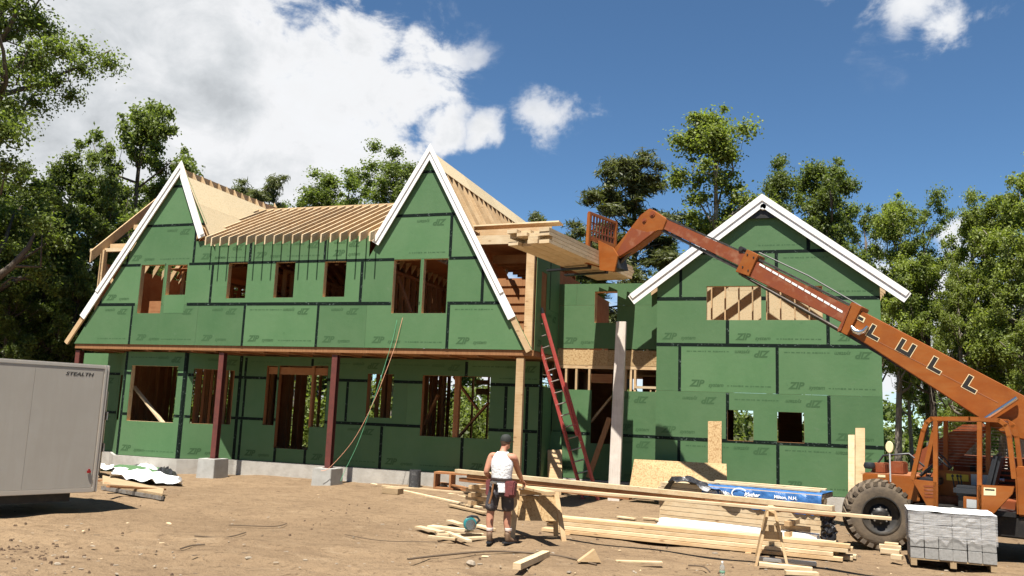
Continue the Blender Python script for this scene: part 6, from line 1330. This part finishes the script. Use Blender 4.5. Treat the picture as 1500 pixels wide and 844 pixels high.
for (a, u, v, Y, rot, w), o_ in ordered((('dense2', 210, 138, 11, .4, .8), ('oak1', 118, 205, 9, 1.7, .9), ('oak2', 30, 235, 7, 2.9, 1.0), ('dense2', 165, 250, 6.5, 4.0, .8), ('dense1', 66, 300, 4, 5.2, .95), ('dense2', -30, 310, 3, .9, 1.0), ('dense1', 248, 262, 14, 2.2, .7), ('dense1', 118, 372, 4.5, 3.3, .9), ('dense2', 20, 392, 2.0, 1.2, 1.0), ('dense2', 200, 335, 12, 0.2, .9), ('dense3', 85, 268, 5.5, 1.1, .9), ('dense1', 290, 330, 18, 3.2, 1.0))):
    tree(a, u, v, Y, f'leafy tree in the dark wood behind the trailer, {o_} of its group', GL, rot, w)
tree('near', 22, -150, 0.5, 'big near tree whose boughs hang in at the upper left corner', None, 2.0, 1.0)
tree('pine', 388, 252, 26, 'dark pine top showing over the roof valley', None, .5, .9, 'pine_tree')
LB = 'leafy tree top showing over the low middle roof'
for (a, u, v, Y, rot, w), o_ in ordered((('tall1', 455, 262, 26, .7, 1.2), ('tall3', 520, 240, 27, 1.9, 1.2), ('tall1', 592, 213, 25, 3.1, 1.0), ('dense2', 480, 300, 29, 1.0, .8), ('dense2', 560, 300, 28, 2.0, .8), ('dense1', 420, 300, 30, 3.0, .8), ('dense2', 650, 330, 28, 2.5, .9))): tree(a, u, v, Y, f'leafy tree top over the low middle roof, {o_} of its group', GB, rot, w)
tree('spruce', 792, 294, 28, 'narrow spruce top beside the lifted boards', None, 1.0, 1.0, 'spruce_tree')
tree('pine', 925, 224, 20, 'dark pine standing behind the fork carriage', None, 2.4, 1.25, 'pine_tree')
LR = 'tall leafy tree behind the garage roof'
for (a, u, v, Y, rot, w), o_ in ordered((('tall2', 1048, 148, 19, .3, 1.05), ('tall1', 1122, 232, 20, 1.4, .8), ('oak2', 1212, 206, 21, 2.6, .82), ('tall2', 1308, 280, 17, 5.0, .85), ('tall3', 1262, 300, 23, 3.8, .9), ('oak1', 985, 330, 24, .6, .6), ('dense1', 862, 345, 27, .2, .55))): tree(a, u, v, Y, f'tall leafy tree behind the garage roof, {o_} of its group', 'trees behind the garage', rot, w)
LRR = 'bright leafy tree in the wood behind the telehandler boom'
for (a, u, v, Y, rot, w), o_ in ordered((('tall3', 1356, 286, 17, .8, .85), ('oak3', 1412, 276, 16, 1.9, .6), ('tall2', 1450, 282, 15, 3.0, .9), ('oak3', 1512, 200, 13, 4.1, .75), ('oak3', 1482, 345, 12, 2.2, .75), ('oak3', 1408, 378, 14, 5.3, .62), ('tall2', 1328, 395, 20, 1.1, .7), ('oak2', 1585, 260, 11, .1, 1.0), ('tall1', 1350, 440, 22, 1.5, .7), ('oak3', 1455, 425, 20, 1.5, .8))): tree(a, u, v, Y, f'leafy tree in the wood behind the boom, {o_} of its group', 'trees behind the boom', rot, w)
# shrub layer seen through the openings: a mass no one could count
def shrubs():
    r = np.random.default_rng(40); cl = []
    for k in range(420): x = r.uniform(-32, -2); y = r.uniform(13.5, 22); cl.append((x, y, r.uniform(.2, 3.4), r.uniform(.35, .75)))
    for k in range(260): x = r.uniform(-2, 30); y = r.uniform(20, 30); cl.append((x, y, r.uniform(.1, 2.2), r.uniform(.4, .8)))
    for k in range(160): x = r.uniform(-60, -30); y = r.uniform(8, 22); cl.append((x, y, r.uniform(.2, 4.5), r.uniform(.5, .95)))
    V = leaf_cloud(cl, 80000, .11, r); me = mesh_quads('undergrowth', V, 'oak_leaf'); o = bpy.data.objects.new('undergrowth', me); COL.objects.link(o); tag(o, 'leafy undergrowth at the edge of the wood', 'undergrowth', kind='stuff')
shrubs()
def far_wood():
    r = np.random.default_rng(44); cl = []
    for k in range(700): x = r.uniform(-160, 170); y = r.uniform(95, 130); h = 5.0+2.2*math.sin(x*.11)+1.5*math.sin(x*.37); cl.append((x, y, r.uniform(.2, 1)*h, r.uniform(1.2, 2.6)))
    V = leaf_cloud(cl, 50000, .42, r); me = mesh_quads('far_wood', V, 'dark_leaf'); o = bpy.data.objects.new('far_wood', me); COL.objects.link(o); tag(o, 'low far wood closing the horizon beyond the plot', 'wood', kind='stuff')
far_wood()
# unseen wood added behind the viewer to cut low sky light on the porch
def near_wood():
    r = np.random.default_rng(47); cl = []
    for k in range(520): x = r.uniform(-60, 55); y = -36-abs(r.normal(0, 4))-(.010*(x*x))*.0; h = 15+3*math.sin(x*.3)+2*math.sin(x*.9); cl.append((x, y, r.uniform(.03, 1)*h, r.uniform(1.0, 2.3)))
    V = leaf_cloud(cl, 40000, .40, r); me = mesh_quads('near_wood', V, 'dark_leaf'); o = bpy.data.objects.new('near_wood', me); COL.objects.link(o); tag(o, 'wood closing the clearing behind the viewer', 'wood', kind='stuff')
near_wood()
